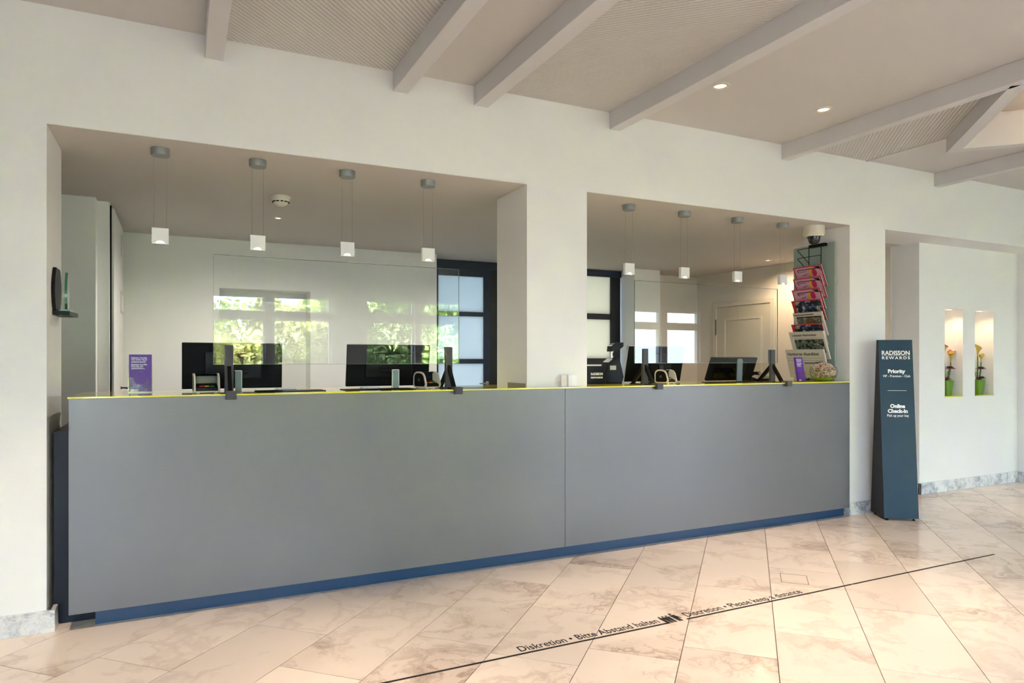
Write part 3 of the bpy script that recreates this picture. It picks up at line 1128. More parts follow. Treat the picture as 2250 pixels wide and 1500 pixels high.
# card terminals in ivory shields
def terminal_proto():
    r = thing('card_terminal', 'x', 'terminal')
    W, D, H = .066, .062, .108       # half width, half depth, height
    outl = [(-D, .010), (-D + .008, .004), (D - .006, .004), (D, .010), (D, .080), (D - .012, H - .012), (D - .03, H), (-.012, H), (-.035, H - .010), (-D + .004, .052)]
    outl = [(-D + .012, .004), (D - .012, .004), (D, .016), (D, .075), (D - .008, .096), (D - .028, H), (-.005, H), (-.030, .100), (-.046, .080), (-D, .022)]
    inn = [(x * .80, .012 + (z - .004) * .80 + .002) for x, z in outl]
    for s in (-1, 1):
        x0, x1 = (-W, -W + .010) if s < 0 else (W - .010, W)
        sh = MB()
        Mx = frame((0, 0, 0), (0, 1, 0), (0, 0, 1))
        sh.prism(outl, x0, x1, M=Mx)
        side = sh.build('shield_side', M_IVORY, r, bevel=.004, seg=3)
        ins = MB()
        xi0, xi1 = (-W - .0006, -W + .001) if s < 0 else (W - .001, W + .0006)
        ins.prism(inn, xi0, xi1, M=Mx)
        ins.build('side_inlay', M_BLACK, side)
        ring = MB()
        n = 20
        xo = (-W - .0014) if s < 0 else (W + .0014)
        Mr = frame((xo, .006, .055), (0, -1 if s < 0 else 1, 0), (0, 0, 1))
        vs = []
        for i in range(n):
            a = 2 * PI * i / n
            vs.append(Mr @ Vector((.0085 * math.cos(a), .0085 * math.sin(a), 0)))
            vs.append(Mr @ Vector((.0065 * math.cos(a), .0065 * math.sin(a), 0)))
        ring.add(vs, [(2 * i, (2 * i + 2) % (2 * n), (2 * i + 3) % (2 * n), 2 * i + 1) for i in range(n)])
        ring.build('side_ring', M_SILVER, side)
    Mx = frame((0, 0, 0), (0, 1, 0), (0, 0, 1))
    MB().prism([(-D + .012, .006), (D - .006, .006), (D - .006, .095), (D - .028, H - .003), (.0, H - .003), (.012, .092), (.010, .050), (-.045, .028)],
               -W + .0101, W - .0101, M=Mx).build('reader', M_TDARK, r)
    # sloping key field and display
    Ms = frame((0, -.016, .0405), (1, 0, 0), (0, .925, .38))
    MB().box(-.046, .046, -.026, .022, 0, .003, M=Ms).build('keypad', M_BLACK, r)
    for i in range(3):
        for j in range(3):
            MB().box(-.036 + i * .025, -.016 + i * .025, -.010 + j * .010, -.003 + j * .010, .003, .005, M=Ms).build('key', M_TDARK, r)
    for i, m in enumerate((M_RED, M_YEL, M_GRN)):
        MB().box(-.038 + i * .027, -.016 + i * .027, -.022, -.013, .003, .0055, M=Ms).build('key', m, r)
    Mw = frame((0, .0105, .071), (1, 0, 0), (0, .05, 1))
    MB().box(-.048, .048, -.018, .022, 0, .002, M=Mw).build('display', M_TSCR, r)
    MB().box(-W + .004, W - .004, -D + .008, -D + .016, .004, .012).build('front_bar', M_IVORY, r, bevel=.002)
    for sx in (-1, 1):
        for sy in (-1, 1):
            MB().box(sx * .045 - .008, sx * .045 + .008, sy * .042 - .006, sy * .042 + .006, 0, .005).build('foot', M_IVORY, r)
    return r


tp = terminal_proto()
for i, (x, y, rz, lab) in enumerate(((.138, 4.145, math.radians(3), 'ivory and black card terminal facing the hall beside the left glass post'),
                                     (1.435, 4.185, math.radians(24), 'ivory and black card terminal turned sideways left of the second glass post'),
                                     (3.36, 4.20, math.radians(20), 'ivory and black card terminal right of the third glass post'))):
    o = tp if i == 0 else copy_tree(tp)
    o.location = (x, y, TOP)
    o.rotation_euler = (0, 0, rz)
    tag(o, lab, 'terminal', 'card terminals on the counter')


# purple leaflets in clear holders
def leaflet_stand(x, y, w, h, rz, lean, side, hold_mat, scoop):
    r = thing('leaflet_holder', 'clear acrylic leaflet holder %s' % side, 'holder', (x, y, TOP), rz, 'leaflet holders')
    M = Matrix.Rotation(-lean, 4, 'X')
    hw = w / 2 + .004
    b = MB()
    b.box(-hw, hw, .010, .012, 0, h * .75, M=M)
    b.box(-hw, hw, -.016, .012, 0, .003)
    b.box(-hw, -hw + .002, -.014, .010, .003, h * .42, M=M).box(hw - .002, hw, -.014, .010, .003, h * .42, M=M)
    b.build('back_plate', M_ACRYL, r)
    fr_ = MB()
    hh = h * .40
    n = 10
    if scoop:
        pts = [(-hw, .003), (hw, .003), (hw, hh), (hw * .62, hh)]
        pts += [(hw * (.62 - .30 * (i / n)), hh - hh * .45 * (.5 - .5 * math.cos(PI * i / n))) for i in range(1, n + 1)]
        pts += [(-hw * (.32 + .30 * (i / n)), hh - hh * .45 * (.5 + .5 * math.cos(PI * i / n))) for i in range(0, n)]
        pts += [(-hw * .62, hh), (-hw, hh)]
    else:
        pts = [(-hw, .003), (hw, .003), (hw, hh), (-hw, hh)]
    fr_.prism(pts, .014, .016, M=M @ frame((0, 0, 0), (1, 0, 0), (0, 0, 1)))
    fr_.build('front_plate', M_ACRYL, r)
    lf = thing('leaflets', 'purple leaflets in the clear holder %s' % side, 'leaflet', (x, y, TOP), rz, 'purple leaflets')
    MB().box(-w / 2, w / 2, -.008, .006, .005, h, M=M).build('leaflet_stack', M_PURPLE, lf)
    F = M @ frame((0, -.0082, 0), (1, 0, 0), (0, 0, 1))
    T = lambda body, s, u, v, b=0, wd=None, m=M_PRINTW: text('lettering', body, s, F @ Matrix.Translation((-w / 2 + u * w, v * h, 0)), m, lf, bold=b, width=wd)
    T('Exklusive Vorteile', .0098, .10, .895, .00035, w * .68)
    T('vom ersten Tag an', .0098, .10, .850, .00035, w * .70)
    MB().box(-w / 2 + 0.10 * w, -w / 2 + 0.76 * w, 0.812 * h, 0.823 * h, 0, .0003, M=F).build('small_print', M_PRINTW, lf)
    MB().box(-w / 2 + 0.10 * w, -w / 2 + 0.73 * w, 0.785 * h, 0.796 * h, 0, .0003, M=F).build('small_print', M_PRINTW, lf)
    T('Exclusive benefits', .0098, .10, .720, .00035, w * .69)
    T('from day one', .0098, .10, .678, .00035, w * .52)
    MB().box(-w / 2 + 0.10 * w, -w / 2 + 0.62 * w, 0.642 * h, 0.653 * h, 0, .0003, M=F).build('small_print', M_PRINTW, lf)
    MB().box(-w / 2 + 0.10 * w, -w / 2 + 0.70 * w, 0.615 * h, 0.626 * h, 0, .0003, M=F).build('small_print', M_PRINTW, lf)
    T('RADISSON', .0085, .08, .058, .0004, w * .32)
    T('REWARDS', .0055, .08, .030, .0002, w * .32)
    ic = MB()
    for p, q in (((.36, .33), (.36, .52)), ((.36, .33), (.68, .33)), ((.68, .33), (.68, .36)), ((.05, .30), (.42, .30)), ((.42, .30), (.42, .20)), ((.55, .33), (.55, .26)), ((.55, .26), (.95, .26))):
        a = (-w / 2 + p[0] * w, p[1] * h)
        c_ = (-w / 2 + q[0] * w, q[1] * h)
        ic.box(min(a[0], c_[0]) - .0005, max(a[0], c_[0]) + .0005, min(a[1], c_[1]) - .0005, max(a[1], c_[1]) + .0005, 0, .0003, M=F)
    # little aeroplane and hook
    pl = [(-.012, 0), (.012, -.001), (.014, .001), (.004, .002), (-.003, .008), (-.005, .008), (-.001, .002), (-.009, .002), (-.012, .005)]
    ic.prism([(px - w / 2 + .52 * w, pz + .54 * h) for px, pz in pl], 0, .0003, M=F)
    arc = [(.60 * w - w / 2 + .008 * math.cos(t), .455 * h + .009 * math.sin(t)) for t in [PI * .95 - PI * 1.3 * i / 10 for i in range(11)]]
    for p, q in zip(arc, arc[1:]):
        d = Vector((q[0] - p[0], q[1] - p[1]))
        nn = Vector((-d.y, d.x)).normalized() * .0008
        ic.prism([(p[0] - nn.x, p[1] - nn.y), (q[0] - nn.x, q[1] - nn.y), (q[0] + nn.x, q[1] + nn.y), (p[0] + nn.x, p[1] + nn.y)], 0, .0003, M=F)
    ic.build('line_drawing', M_LILAC, lf)


leaflet_stand(-.190, 4.33, .112, .212, 0.0, math.radians(3), 'at the left end of the counter', M_ACRYL, True)
leaflet_stand(4.655, 4.06, .118, .205, math.radians(14), math.radians(9), 'at the right end of the counter', M_ACRYL, False)

# black reward block
rb = thing('sign_block', 'square black loyalty programme sign block beside the middle pier', 'sign', (2.845, 4.40, TOP))
MB().box(-.073, .073, -.015, .015, .006, .135).build('block', M_BLACK, rb, bevel=.002)
MB().box(-.075, .060, -.03, .03, 0, .006).build('foot', M_BLACK, rb)
F = frame((.0, -.0152, 0), (1, 0, 0), (0, 0, 1))
text('lettering', 'RADISSON', .026, F @ Matrix.Translation((-.046, .066, 0)), M_PRINTW, rb, bold=.001, width=.106)
text('lettering', 'REWARDS', .017, F @ Matrix.Translation((-.046, .042, 0)), M_PRINTW, rb, bold=.0008, width=.106)

# clear card stand in front of the middle pier
cs = thing('card_stand', 'small clear acrylic card stand in front of the white middle pier', 'holder', (2.36, 3.972, TOP))
MB().box(-.075, .075, -.022, .022, 0, .003).box(-.075, .03, .008, .011, .003, .085).build('stand', M_ACRYL, cs)
MB().box(-.055, -.012, .004, .0075, .006, .075).build('card', M_IVORY, cs)
MB().box(.005, .07, .012, .015, .003, .078).build('white_card', M_PRINTW, cs)
tag(MB().box(2.052, 2.0635, 4.03, 4.28, TOP + .0005, TOP + .026).build('edge_strip', mat('olive_strip', srgb(150, 146, 122), .6)),
    'short olive grey strip at the foot of the middle pier', 'strip')

# black document scanner behind the third monitor
sc_ = thing('document_scanner', 'black desk scanner with hooded head beside the black framed partition', 'scanner', (3.03, 4.44, TOP))
MB().prism([(-.10, 0), (.06, 0), (.075, .05), (.04, .185), (.0, .205), (-.06, .165), (-.10, .06)], -.05, .05, M=frame((0, 0, 0), (1, 0, 0), (0, 0, 1))).build('body', M_BLACK, sc_, bevel=.006)
MB().tube([(-.005, 0, .19), (-.012, 0, .225), (-.004, 0, .255)], [.018, .013, .016], n=14).build('neck', M_SILVER, sc_, smooth=True)
MB().prism([(-.03, .245), (.05, .262), (.085, .285), (.085, .318), (.01, .312), (-.025, .29)], -.035, .035, M=frame((0, 0, 0), (1, 0, 0), (0, 0, 1))).build('head', M_BLACK, sc_, bevel=.006)
MB().box(-.055, .0, -.0525, -.0505, .105, .138).build('label_sticker', M_PAPER, sc_)
ph = thing('desk_phone', 'low black desk phone behind the fourth glass post', 'phone', (4.535, 4.44, TOP))
MB().prism([(-.10, 0), (.10, 0), (.10, .07), (.06, .075), (-.10, .02)], -.10, .10, M=frame((0, 0, 0), (0, 1, 0), (0, 0, 1))).build('base', M_BLACK, ph, bevel=.005)
MB().tube([(-.085, -.05, .062), (-.085, 0, .075), (-.085, .07, .09)], [.018, .012, .018], n=12).build('receiver', M_BLACKG, ph, smooth=True)
MB().box(-.02, .07, .02, .07, .072, .078).build('display', M_TSCR, ph)

# bowl of sweets
bw = thing('glass_bowl', 'round clear glass bowl with greenish foot at the right end of the counter', 'bowl', (4.935, 4.075, TOP))
prof = [(.052, 0), (.072, .008), (.098, .034), (.112, .066), (.114, .090), (.104, .122)]
MB().lathe(prof + [(r - .003, z) for r, z in reversed(prof[1:])] + [(.0001, .006)], n=40, cap=False).build('bowl', glass_mat('bowl_glass', (.92, .96, .9), 1.0), bw, smooth=True)
MB().lathe([(.050, .0065), (.066, .011), (.088, .030), (.0001, .028)], n=32).build('green_base', mat('bowl_green', srgb(170, 190, 60), .2), bw, smooth=True)
sw = MB()
rs = random.Random(11)
for i in range(560):
    z = .034 + .118 * rs.random() ** .8
    rm = .100 if z < .09 else .100 * math.sqrt(max(.02, 1 - ((z - .09) / .066) ** 2))
    rad = (rm - .012) * math.sqrt(rs.random()) if rs.random() < .25 else rm - .010 - .006 * rs.random()
    if z < .06:
        rad = min(rad, .076 + (z - .034) * .6)
    a = rs.random() * 2 * PI
    M = Matrix.Translation((4.935 + rad * math.cos(a), 4.075 + rad * math.sin(a), TOP + z)) @ Euler((rs.random() * 6, rs.random() * 6, rs.random() * 6)).to_matrix().to_4x4()
    L, R = .010 + .004 * rs.random(), .0065
    mi = rs.choice([0, 0, 0, 1, 1, 2, 3])
    sw.add([M @ Vector(q) for q in ((-L, 0, 0), (0, R, 0), (0, 0, R), (0, -R, 0), (0, 0, -R), (L, 0, 0))],
           [(0, 2, 1), (0, 3, 2), (0, 4, 3), (0, 1, 4), (5, 1, 2), (5, 2, 3), (5, 3, 4), (5, 4, 1)], mi)
so = sw.build('sweets', [mat('sweet_pink', srgb(238, 184, 172), .5), mat('sweet_white', srgb(240, 232, 214), .5), mat('sweet_brown', srgb(150, 96, 78), .5), mat('sweet_yellow', srgb(220, 200, 120), .5)])
tag(so, 'heap of small pale wrapped sweets filling the glass bowl', 'sweets', kind='stuff')

# ------------------------------------------------------------------ award on the left jamb
aw = thing('award_shelf', 'black award bracket with boat-shaped back on the left jamb', 'shelf', (-.579, 4.28, 1.56))
# boat-shaped back board, flat against the jamb
ol = []
for i in range(15):
    t = i / 14
    ol.append((.035 + .075 * math.sin(PI * (.12 + .80 * (1 - t)) ** 1.0) * 1.0, t * .245))
pts = [(-a, z) for a, z in reversed(ol)]
pts = ol + pts
MB().prism(pts, 0, .016, M=frame((0, -.03, 0), (0, 1, 0), (0, 0, 1))).build('back_board', M_BLACK, aw, bevel=.002)
MB().prism([(0, -.105), (.072, -.085), (.086, .13), (0, .13)], 0, .022).build('shelf_board', M_BLACK, aw, bevel=.002)
ga = thing('glass_award', 'green edged glass award standing on the black bracket', 'award', (-.579, 4.28, 1.5825))
MB().box(.020, .070, -.06, .115, 0, .010).build('base_plate', M_GLASSG, ga, bevel=.001)
ol = []
for i in range(13):
    t = i / 12
    ol.append((.012 + .040 * math.sin(PI * (.18 + .74 * t)), .010 + t * .20))
pts = [(.05 + a * .8, z) for a, z in ol] + [(.05 - a, z) for a, z in reversed(ol)]
g = MB().prism(pts, -.006, .006, M=frame((.045, 0, 0), (0, 1, 0), (0, 0, 1))).build('flame_plate', M_GLASSC, ga)
e = MB()
for p, q in zip(pts, pts[1:] + pts[:1]):
    e.prism([(p[0] * 1 , p[1]), (q[0], q[1]), (q[0] * .985 + .05 * .015, q[1]), (p[0] * .985 + .05 * .015, p[1])], -.0063, .0063, M=frame((.045, 0, 0), (0, 1, 0), (0, 0, 1)))
e.build('green_edge', M_GLASSG, ga)

# ------------------------------------------------------------------ magazine rack on the right jamb
XJ = 5.178
tag(MB().box(XJ - .022, XJ - .012, 4.140, 4.585, TOP + .003, 2.362).build('backing_glass', M_BACKG, bevel=.001),
    'tall pale green glass sheet on the right jamb behind the magazine rack', 'glass sheet')
rk = thing('magazine_rack', 'black wire magazine rack hanging on the pale green glass', 'rack', (5.10, 4.33, TOP))
tiers = [2.318, 2.240, 2.130, 2.025, 1.925, 1.825, 1.705, 1.600, 1.530, 1.395]
wv = MB()
for y in (4.265, 4.395):
    wv.tube([(5.135, y, TOP + .003), (5.135, y, 2.345)], .0035, n=6)
wv.tube([(5.135, 4.265, TOP + .005), (5.05, 4.265, TOP + .005)], .0035, n=6)
wv.tube([(5.135, 4.395, TOP + .005), (5.05, 4.395, TOP + .005)], .0035, n=6)
part_of(rk, wv.build('rod', M_BLACK))
for z in tiers:
    q = MB()
    q.tube([(5.132, 4.395, z - .115), (5.045, 4.445, z), (5.04, 4.435, z + .004), (5.04, 4.20, z + .004), (5.045, 4.19, z), (5.132, 4.265, z - .115)], .0030, n=6)
    part_of(rk, q.build('wire_tier', M_BLACK))
part_of(rk, MB().box(5.115, 5.155, 4.215, 4.385, 2.335, 2.362).build('bracket', M_BLACK, bevel=.004))


def magazine(z_top, y0, y1, x_top, lean, kind, label, height=.20, thick=.006, drop=0.0):
    """sheet leaning back: its top edge stands out towards the office, its foot rests at the rack"""
    r = thing('magazine' if kind != 'paper' else 'newspaper', label, 'magazine' if kind != 'paper' else 'newspaper',
              (x_top, (y0 + y1) / 2, z_top), 0, 'papers in the magazine rack')
    w = y1 - y0
    # local frame: u along -y (left to right as seen), v down the sheet, n towards the viewer (-x)
    F = frame((0, 0, 0), (0, -1, 0), (-math.sin(lean), 0, math.cos(lean)))
    b = MB().box(-w / 2, w / 2, -height, 0, -thick, 0, M=F)
    b.build('pages', M_PAPERE if kind != 'paper' else M_PAPER, r)
    z = .0006
    if kind == 'pink':
        MB().box(-w / 2, w / 2, -height, 0, 0, z, M=F).build('cover', M_MAGRED, r)
        MB().box(-w / 2 + .012, w / 2 - .012, -height + .01, -.009, z, 2 * z, M=F).build('cover_picture', M_MAGPINK, r)
        a = MB()
        a.prism([(w * .02, -.10), (w * .10, -.10), (w * .12, -.04), (w * .19, -.022), (w * .13, -.015), (w * .04, -.03)], 2 * z, 3 * z, M=F)
        a.build('yellow_shape', M_MAGYEL, r)
        a = MB()
        a.prism([(w * .12 + w * .17 * (0.5 + .5 * math.cos(t)), -.064 + .034 * math.sin(t)) for t in [2 * PI * i / 16 for i in range(16)]], 2 * z, 3 * z, M=F)
        a.build('magenta_shape', M_MAGMAG, r)
        a = MB()
        a.prism([(w * .20, -.012), (w * .43, -.012), (w * .43, -.045), (w * .34, -.03)], 2 * z, 3 * z, M=F)
        a.box(-w * .30, -w * .06, -.05, -.046, 2 * z, 3 * z, M=F)
        a.prism([(-w * .24, -.09), (-w * .05, -.075), (-w * .05, -.07), (-w * .2, -.082)], 2 * z, 3 * z, M=F)
        a.build('black_lines', M_PRINTK, r)
    elif kind == 'dark':
        MB().box(-w / 2, w / 2, -height, 0, 0, z, M=F).build('cover', M_MAGRED, r)
        MB().box(-w / 2 + .03, w / 2 - .012, -height + .01, -.010, z, 2 * z, M=F).build('cover_picture', M_PIC1, r)
    else:
        pass
    return r, F, w


G3 = ('topmost', 'second', 'third')
for i, (z, y0, y1) in enumerate(((2.163, 4.185, 4.487), (2.060, 4.185, 4.487), (1.961, 4.198, 4.503))):
    magazine(z, y0, y1, 5.035, math.radians(24), 'pink', '%s of the three red and pink magazines in the wire rack' % G3[i])
magazine(1.862, 4.185, 4.503, 5.03, math.radians(24), 'dark', 'red bordered magazine with a dark photograph above the newspapers')
r, F, w_ = magazine(1.748, 4.175, 4.487, 5.03, math.radians(22), 'paper', 'folded newspaper with a bronze picture below the dark magazine', height=.22, thick=.012)
MB().box(-w_ / 2 + .03, w_ / 2 - .02, -.12, -.035, 0, .0006, M=F).build('photograph', M_PIC3, r)
MB().box(-.03, .055, -.12, -.058, .0006, .0012, M=F).build('photograph', M_PIC4, r)
MB().box(-w_ / 2 + .01, w_ / 2 - .09, -.024, -.013, 0, .0006, M=F).build('headline_bar', mat('headline_brown', srgb(120, 92, 70), .7), r)
magazine(1.648, 4.168, 4.503, 5.03, math.radians(22), 'dark', 'red bordered magazine half hidden between the newspapers', height=.2)
r, F, w_ = magazine(1.578, 4.150, 4.523, 5.02, math.radians(20), 'paper', 'folded newspaper with a dark group photograph', height=.26, thick=.014)
text('masthead', 'Lübecker Nachrichten', .028, F @ Matrix.Translation((-w_ / 2 + .03, -.040, 0)), M_PRINTK, r, bold=.0006, width=.26)
MB().box(-w_ / 2 + .05, w_ / 2 - .03, -.062, -.060, 0, .0006, M=F).build('rule', M_PRINTK, r)
MB().box(-w_ / 2 + .045, w_ / 2 - .02, -.20, -.072, 0, .0006, M=F).build('photograph', M_PIC2, r)
r, F, w_ = magazine(1.418, 4.140, 4.555, 5.01, math.radians(16), 'paper', 'lowest newspaper in the rack with black letter title', height=.26, thick=.016)
text('masthead', 'Hamburger Abendblatt', .038, F @ Matrix.Translation((-w_ / 2 + .02, -.052, 0)), M_PRINTK, r, bold=.0008, width=.34)
MB().box(-w_ / 2 + .02, w_ / 2 - .02, -.078, -.0765, 0, .0006, M=F).box(-w_ / 2 + .02, w_ / 2 - .02, -.098, -.0965, 0, .0006, M=F).build('rule', M_PRINTK, r)
MB().box(-.02, .13, -.130, -.116, 0, .0006, M=F).build('headline_bar', mat('headline_grey', srgb(110, 120, 116), .7), r)
MB().box(w_ / 2 - .11, w_ / 2 - .02, -.20, -.11, 0, .0006, M=F).build('photograph', M_PIC3, r)

# ------------------------------------------------------------------ sign stand
s0 = Vector((5.253, 3.744, 0))
ux = Vector((.226, -.146, 0)).normalized()
uy = Vector((-ux.y, ux.x, 0))
ss = thing('sign_stand', 'tall wedge-shaped dark blue sign stand beside the right pier', 'sign', tuple(s0 + ux * .135 + uy * .14), math.atan2(ux.y, ux.x))
HW, HD, HT, zb = .1345, .141, 1.497, .02
fz = lambda z: -HD + (HD - .020) * (z - zb) / (HT - zb)
MB().prism([(-HD + .002, zb), (HD, zb), (.020, HT), (-.018, HT)], -HW, HW, M=frame((0, 0, 0), (0, 1, 0), (0, 0, 1))).build('body', M_SIGNB, ss)
MB().prism([(-HD, zb), (-HD + .0019, zb), (-.0181, HT), (-.020, HT)], -HW, HW, M=frame((0, 0, 0), (0, 1, 0), (0, 0, 1))).build('front_face', M_SIGN, ss)
ft = MB()
for sx in (-1, 1):
    for sy in (-1, 1):
        ft = MB().lathe([(.012, 0), (.012, .006), (.005, .008), (.005, zb)], c=(sx * (HW - .03), sy * (HD - .025), 0), n=14)
        ft.build('foot', M_BLACK, ss)
sl = Vector((0, HD - .020, HT - zb)).normalized()
SL = (Vector((0, HD - .020, HT - zb))).length


def on_sign(frac):
    p = Vector((0, -.020, HT)) - sl * SL * frac
    return frame((p.x, p.y, p.z), (1, 0, 0), tuple(sl)) @ Matrix.Translation((0, 0, .0005))


Vf = lambda v: (v - 747.0) / 396.0
text('lettering', 'RADISSON', .050, on_sign(Vf(781)), M_PRINTW, ss, bold=.0014, align='CENTER', width=.222)
MB().box(-.111, .111, -.0008, .0008, 0, .0006, M=on_sign(Vf(783.0))).build('rule', M_PRINTW, ss)
text('lettering', 'REWARDS', .031, on_sign(Vf(790.5)), M_PRINTW, ss, bold=.0008, align='CENTER', spacing=1.4, width=.222)
text('lettering', 'Priority', .042, on_sign(Vf(821.5)), M_PRINTW, ss, bold=.0020, align='CENTER', width=.138)
text('lettering', 'VIP - Premium - Club', .028, on_sign(Vf(831)), M_PRINTW, ss, bold=.0003, align='CENTER', width=.218)
MB().box(-.075, .075, -.0014, .0014, 0, .0006, M=on_sign(Vf(861))).build('rule', M_PRINTW, ss)
text('lettering', 'Online', .042, on_sign(Vf(899.5)), M_PRINTW, ss, bold=.0020, align='CENTER', width=.118)
text('lettering', 'Check-In', .042, on_sign(Vf(910.5)), M_PRINTW, ss, bold=.0020, align='CENTER', width=.158)
text('lettering', 'Pick up your key', .030, on_sign(Vf(919.5)), M_PRINTW, ss, bold=.0003, align='CENTER', width=.172)

# ------------------------------------------------------------------ distance line on the floor
fl = thing('floor_marking', 'black distance line with lettering stuck across the marble floor', 'floor marking', (2.9, 2.765, 0))
part_of(fl, MB().box(.2, 2.235, 2.756, 2.770, .0003, .0008).box(2.345, 3.585, 2.756, 2.770, .0003, .0008).box(3.592, 4.528, 2.756, 2.770, .0003, .0008)
        .box(4.536, 5.02, 2.756, 2.770, .0003, .0008).build('line', M_PRINTK))


def ftext(body, x0, x1, size):
    o = text('lettering', body, size, Matrix.Translation((x0, 2.786, .0003)), M_PRINTK, None, bold=.0006, width=x1 - x0)
    part_of(fl, o)


ftext('Diskretion • Bitte Abstand halten', 1.40, 2.190, .079)
ftext('Discretion • Please keep a distance', 2.365, 3.205, .079)
ic = MB()
for x, s in ((2.228, .82), (2.250, .82), (2.272, .82), (2.306, 1.15)):
    ic.prism([(x + .0085 * s * math.cos(t), 2.842 + (.012 if s > 1 else 0) + .0085 * s * math.sin(t)) for t in [2 * PI * i / 12 for i in range(12)]], .0003, .0008)
    ic.prism([(x - .010 * s, 2.757), (x - .002, 2.757), (x, 2.79), (x + .002, 2.757), (x + .010 * s, 2.757), (x + .014 * s, 2.832 + (.008 if s > 1 else 0)), (x - .014 * s, 2.832 + (.008 if s > 1 else 0))], .0003, .0008)
ic.prism([(2.318, 2.838), (2.336, 2.790), (2.330, 2.788), (2.312, 2.82)], .0003, .0008)
part_of(fl, ic.build('people_icon', M_PRINTK))

# ------------------------------------------------------------------ flowers in the niches
for a, b, z0, z1 in NICHES:
    i = NICHES.index((a, b, z0, z1))
    tag(MB().box(a + .001, b - .001, 4.305, 4.528, z0, z0 + .010).build('niche_plate', M_LIME), 'lime yellow glass plate on the floor of the %s flower niche' % ('left', 'right')[i], 'shelf', 'niche plates')
    ld = bpy.data.lights.new('niche_bulb', 'SPOT')
    ld.energy = 4.2
    ld.color = (1.0, .66, .36)
    ld.spot_size = math.radians(150)
    ld.spot_blend = .8
    ld.shadow_soft_size = .03
    lo = bpy.data.objects.new('niche_bulb', ld)
    COL.objects.link(lo)
    lo.location = ((a + b) / 2, 4.345, z1 - .02)
    nl = thing('niche_light', 'small round light in the top of the %s flower niche' % ('left', 'right')[i], 'light', ((a + b) / 2, 4.36, z1), 0, 'niche lights')
    MB().lathe([(.028, -.006), (.034, -.004), (.034, 0)], n=20).build('ring', M_FIXT, nl, smooth=True)
    MB().lathe([(.022, -.0075), (.024, -.006)], n=20).build('lens', M_LENS2, nl)


def calla(mbs, base, tip, size, face):
    """trumpet of a calla: wraps around, one side taller, lip rolled out"""
    n, kk = 18, 7
    vs, fs = [], []
    for k in range(kk + 1):
        t = k / kk
        for i in range(n):
            a = 2 * PI * i / n
            r = size * (.10 + .12 * t + .42 * t ** 3)
            hgt = size * 2.0 * t + size * .45 * t ** 2 * math.cos(a - face)
            vs.append((base[0] + r * math.cos(a) + (tip[0]) * t, base[1] + r * math.sin(a) + tip[1] * t, base[2] + hgt))
    for k in range(kk):
        for i in range(n):
            j = (i + 1) % n
            fs.append((k * n + i, k * n + j, (k + 1) * n + j, (k + 1) * n + i))
    mb = MB()
    mb.add(vs, fs[:-n], 0)
    mb.f += [tuple(f) for f in fs[-n:]]
    mb.mi += [1] * n
    return mb


def flower_pot(x, y, z, label, lilies, carns, twig_side, rim=None):
    r = thing('flower_pot', label, 'flowers', (x, y, z), 0, 'potted callas in the niches')
    hw0, hw1, h = .043, .062, .155
    pot = MB()
    sec = []
    for hw, zz in ((hw0, 0), (hw1, h), (hw1 - .006, h), (hw0 - .002, .02)):
        sec.append([(px, py, zz) for px, py in rrect(2 * hw, 2 * hw, hw * .45, 4)])
    n = len(sec[0])
    vs = [v for s in sec for v in s]
    fs = [(k * n + i, k * n + (i + 1) % n, (k + 1) * n + (i + 1) % n, (k + 1) * n + i) for k in range(3) for i in range(n)]
    fs.append(tuple(reversed(range(n))))
    fs.append(tuple(range(3 * n, 4 * n)))
    pot.add(vs, fs)
    pot.build('pot', M_POT, r, smooth=True)
    MB().box(-.048, .048, -.048, .048, h - .03, h - .012).build('soil', M_TWIG, r)
    for (lx, ly, lz, s, face) in lilies:
        MB().tube([(lx * .4, ly * .4, h - .02), (lx * .8, ly, (h + lz) / 2), (lx, ly, lz + .01)], [.008, .007, .006], n=8).build('stem', M_STEM, r, smooth=True)
        calla(None, (lx, ly, lz), (.01, 0), s, face).build('calla', [M_LILY, rim or M_LILY], r, smooth=True)
    for (lx, ly, lz, s) in carns:
        MB().tube([(lx * .5, ly * .5, h - .02), (lx, ly, lz)], [.006, .008], n=8).build('stem', M_STEM, r, smooth=True)
        cm = MB()
        rr = random.Random(int(lz * 1000))
        for ring, (rad, zz, cnt) in enumerate(((1.0, 0, 11), (.72, .25, 9), (.4, .42, 7))):
            for i in range(cnt):
                a = 2 * PI * i / cnt + ring * .3
                wd = s * .38
                dz = (rr.random() - .5) * s * .25
                c0 = Vector((lx + s * rad * .25 * math.cos(a), ly + s * rad * .25 * math.sin(a), lz + s * zz * .5))
                c1 = Vector((lx + s * rad * math.cos(a), ly + s * rad * math.sin(a), lz + s * zz + dz))
                t = Vector((-math.sin(a), math.cos(a), 0)) * wd
                cm.add([c0 - t * .4, c0 + t * .4, c1 + t, c1 + Vector((0, 0, s * .10)), c1 - t], [(0, 1, 2, 3, 4)])
        cm.build('carnation', M_CARN, r)
    tw = MB()
    rr = random.Random(5 + int(x * 10))
    for i in range(6):
        a = rr.uniform(-.5, .5)
        ex, ez = twig_side * rr.uniform(.05, .11), h + rr.uniform(.05, .12)
        tw.tube([(0, 0, h - .02), (ex * .5, -.01 + .03 * a, ez), (ex, .04 * a, ez - rr.uniform(0, .04))], .0011, n=5)
        tw.lathe([(.0001, -.006), (.004, 0), (.0001, .008)], c=(ex, .04 * a, ez - .03), n=6)
    tw.build('twig', M_TWIG, r)
    return r


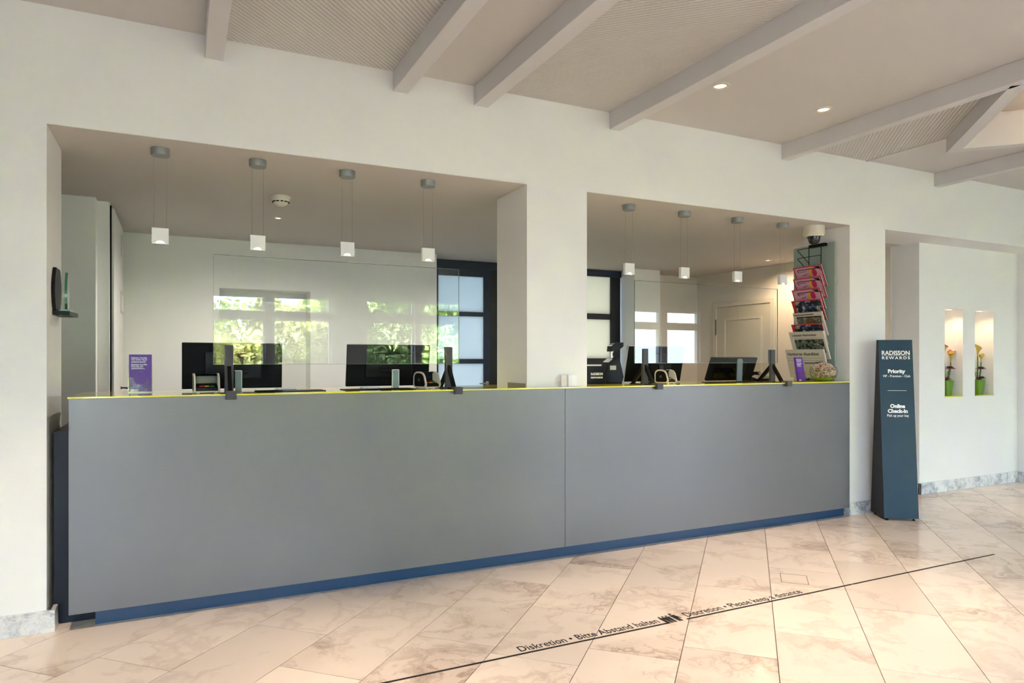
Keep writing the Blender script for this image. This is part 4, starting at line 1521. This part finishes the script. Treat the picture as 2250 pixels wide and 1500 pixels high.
flower_pot(7.185, 4.43, .9602, 'green pot of orange-tipped callas in the left niche', ((-.045, -.01, .42, .055, 2.2), (.052, -.02, .335, .060, .3)),
           ((.01, -.035, .275, .050), (-.03, -.03, .170, .042)), 1, M_LILYR)
flower_pot(7.73, 4.43, .9602, 'green pot of yellow callas in the right niche', ((-.01, -.01, .40, .056, 2.6), (.035, -.02, .335, .042, .2)),
           ((.012, -.03, .270, .046), (.010, -.035, .168, .042)), -1)

# ------------------------------------------------------------------ garden outside the hall windows
g = MB().box(-60, 60, -70, WIN_Y - .3, -.35, -.3).build('ground', M_GRASS)
struct(g)


def tree(x, y, crown, n, leaf, m, label, trunk_h, seed):
    t = thing('tree', label, 'tree', (x, y, -.3), 0, 'garden trees')
    rr = random.Random(seed)
    tr_ = MB().tube([(0, 0, 0), (.05, .02, trunk_h * .5), (0, 0, trunk_h)], [.13, .1, .07], n=10)
    for i in range(5):
        a = rr.random() * 6.28
        tr_.tube([(0, 0, trunk_h * .7), (.5 * math.cos(a), .5 * math.sin(a), trunk_h + .4), (1.0 * math.cos(a), 1.0 * math.sin(a), trunk_h + .8)], [.05, .03, .015], n=6)
    tr_.build('trunk', M_BARK, t)
    blobs = []
    for cx, cy, cz, rx, ry, rz in crown:
        for i in range(9):
            u = Vector((rr.gauss(0, .5), rr.gauss(0, .5), rr.gauss(0, .5)))
            k = rr.uniform(.30, .62)
            blobs.append((cx + u.x * rx, cy + u.y * ry, max(.5, cz + u.z * rz), rx * k, ry * k, rz * k))
    crown = blobs
    fo = MB()
    for i in range(n):
        cx, cy, cz, rx, ry, rz = crown[rr.randrange(len(crown))]
        while True:
            v = Vector((rr.uniform(-1, 1), rr.uniform(-1, 1), rr.uniform(-1, 1)))
            if .05 < v.length < 1:
                break
        v = v.normalized() * (.35 + .65 * v.length)
        p = Vector((cx + v.x * rx, cy + v.y * ry, cz + v.z * rz))
        L = leaf * rr.uniform(.7, 1.3)
        M = Matrix.Translation(p) @ Euler((rr.uniform(-1, 1), rr.uniform(-1, 1), rr.uniform(0, 6.3))).to_matrix().to_4x4()
        fo.add([M @ Vector(q) for q in ((-L, 0, 0), (0, -L * .42, L * .15), (L, 0, -.1 * L), (0, L * .42, L * .15))], [(0, 1, 2, 3)])
    fo.build('foliage', m, t)
    return t


tree(2.0, -11.6, [(-1.6, 0, 1.5, 1.5, 1, 1.3), (.1, .4, 1.6, 1.3, 1, 1.35), (1.5, 0, 1.35, 1.3, 1, 1.1), (.2, -.2, 2.6, .55, .6, .75)], 17000, .105, M_LEAF1,
     'low yellow-green tree reflected in the left part of the left glass screen', 1.4, 1)
tree(6.0, -9.2, [(-1.2, 0, 1.6, 1.3, .9, 1.5), (.6, 0, 1.8, 1.5, 1, 1.6), (0, 0, 3.2, 1.8, 1, 1.2), (2.2, 0, 2.2, 1.2, 1, 1.5)], 19000, .115, M_LEAF3,
     'dense fresh green tree reflected in the right part of the left glass screen', 1.6, 2)
tree(3.2, -15.5, [(-2.6, 0, 2.0, 1.9, .8, 1.7), (0, 0, 1.9, 1.9, .8, 1.6), (2.6, 0, 2.4, 1.9, .8, 2.0), (5.2, 0, 2.8, 1.9, .8, 2.2)], 16000, .14, M_LEAF2,
     'broad darker green tree further back in the garden, reflected behind the other two', 1.6, 3)
bpy.context.view_layer.update()
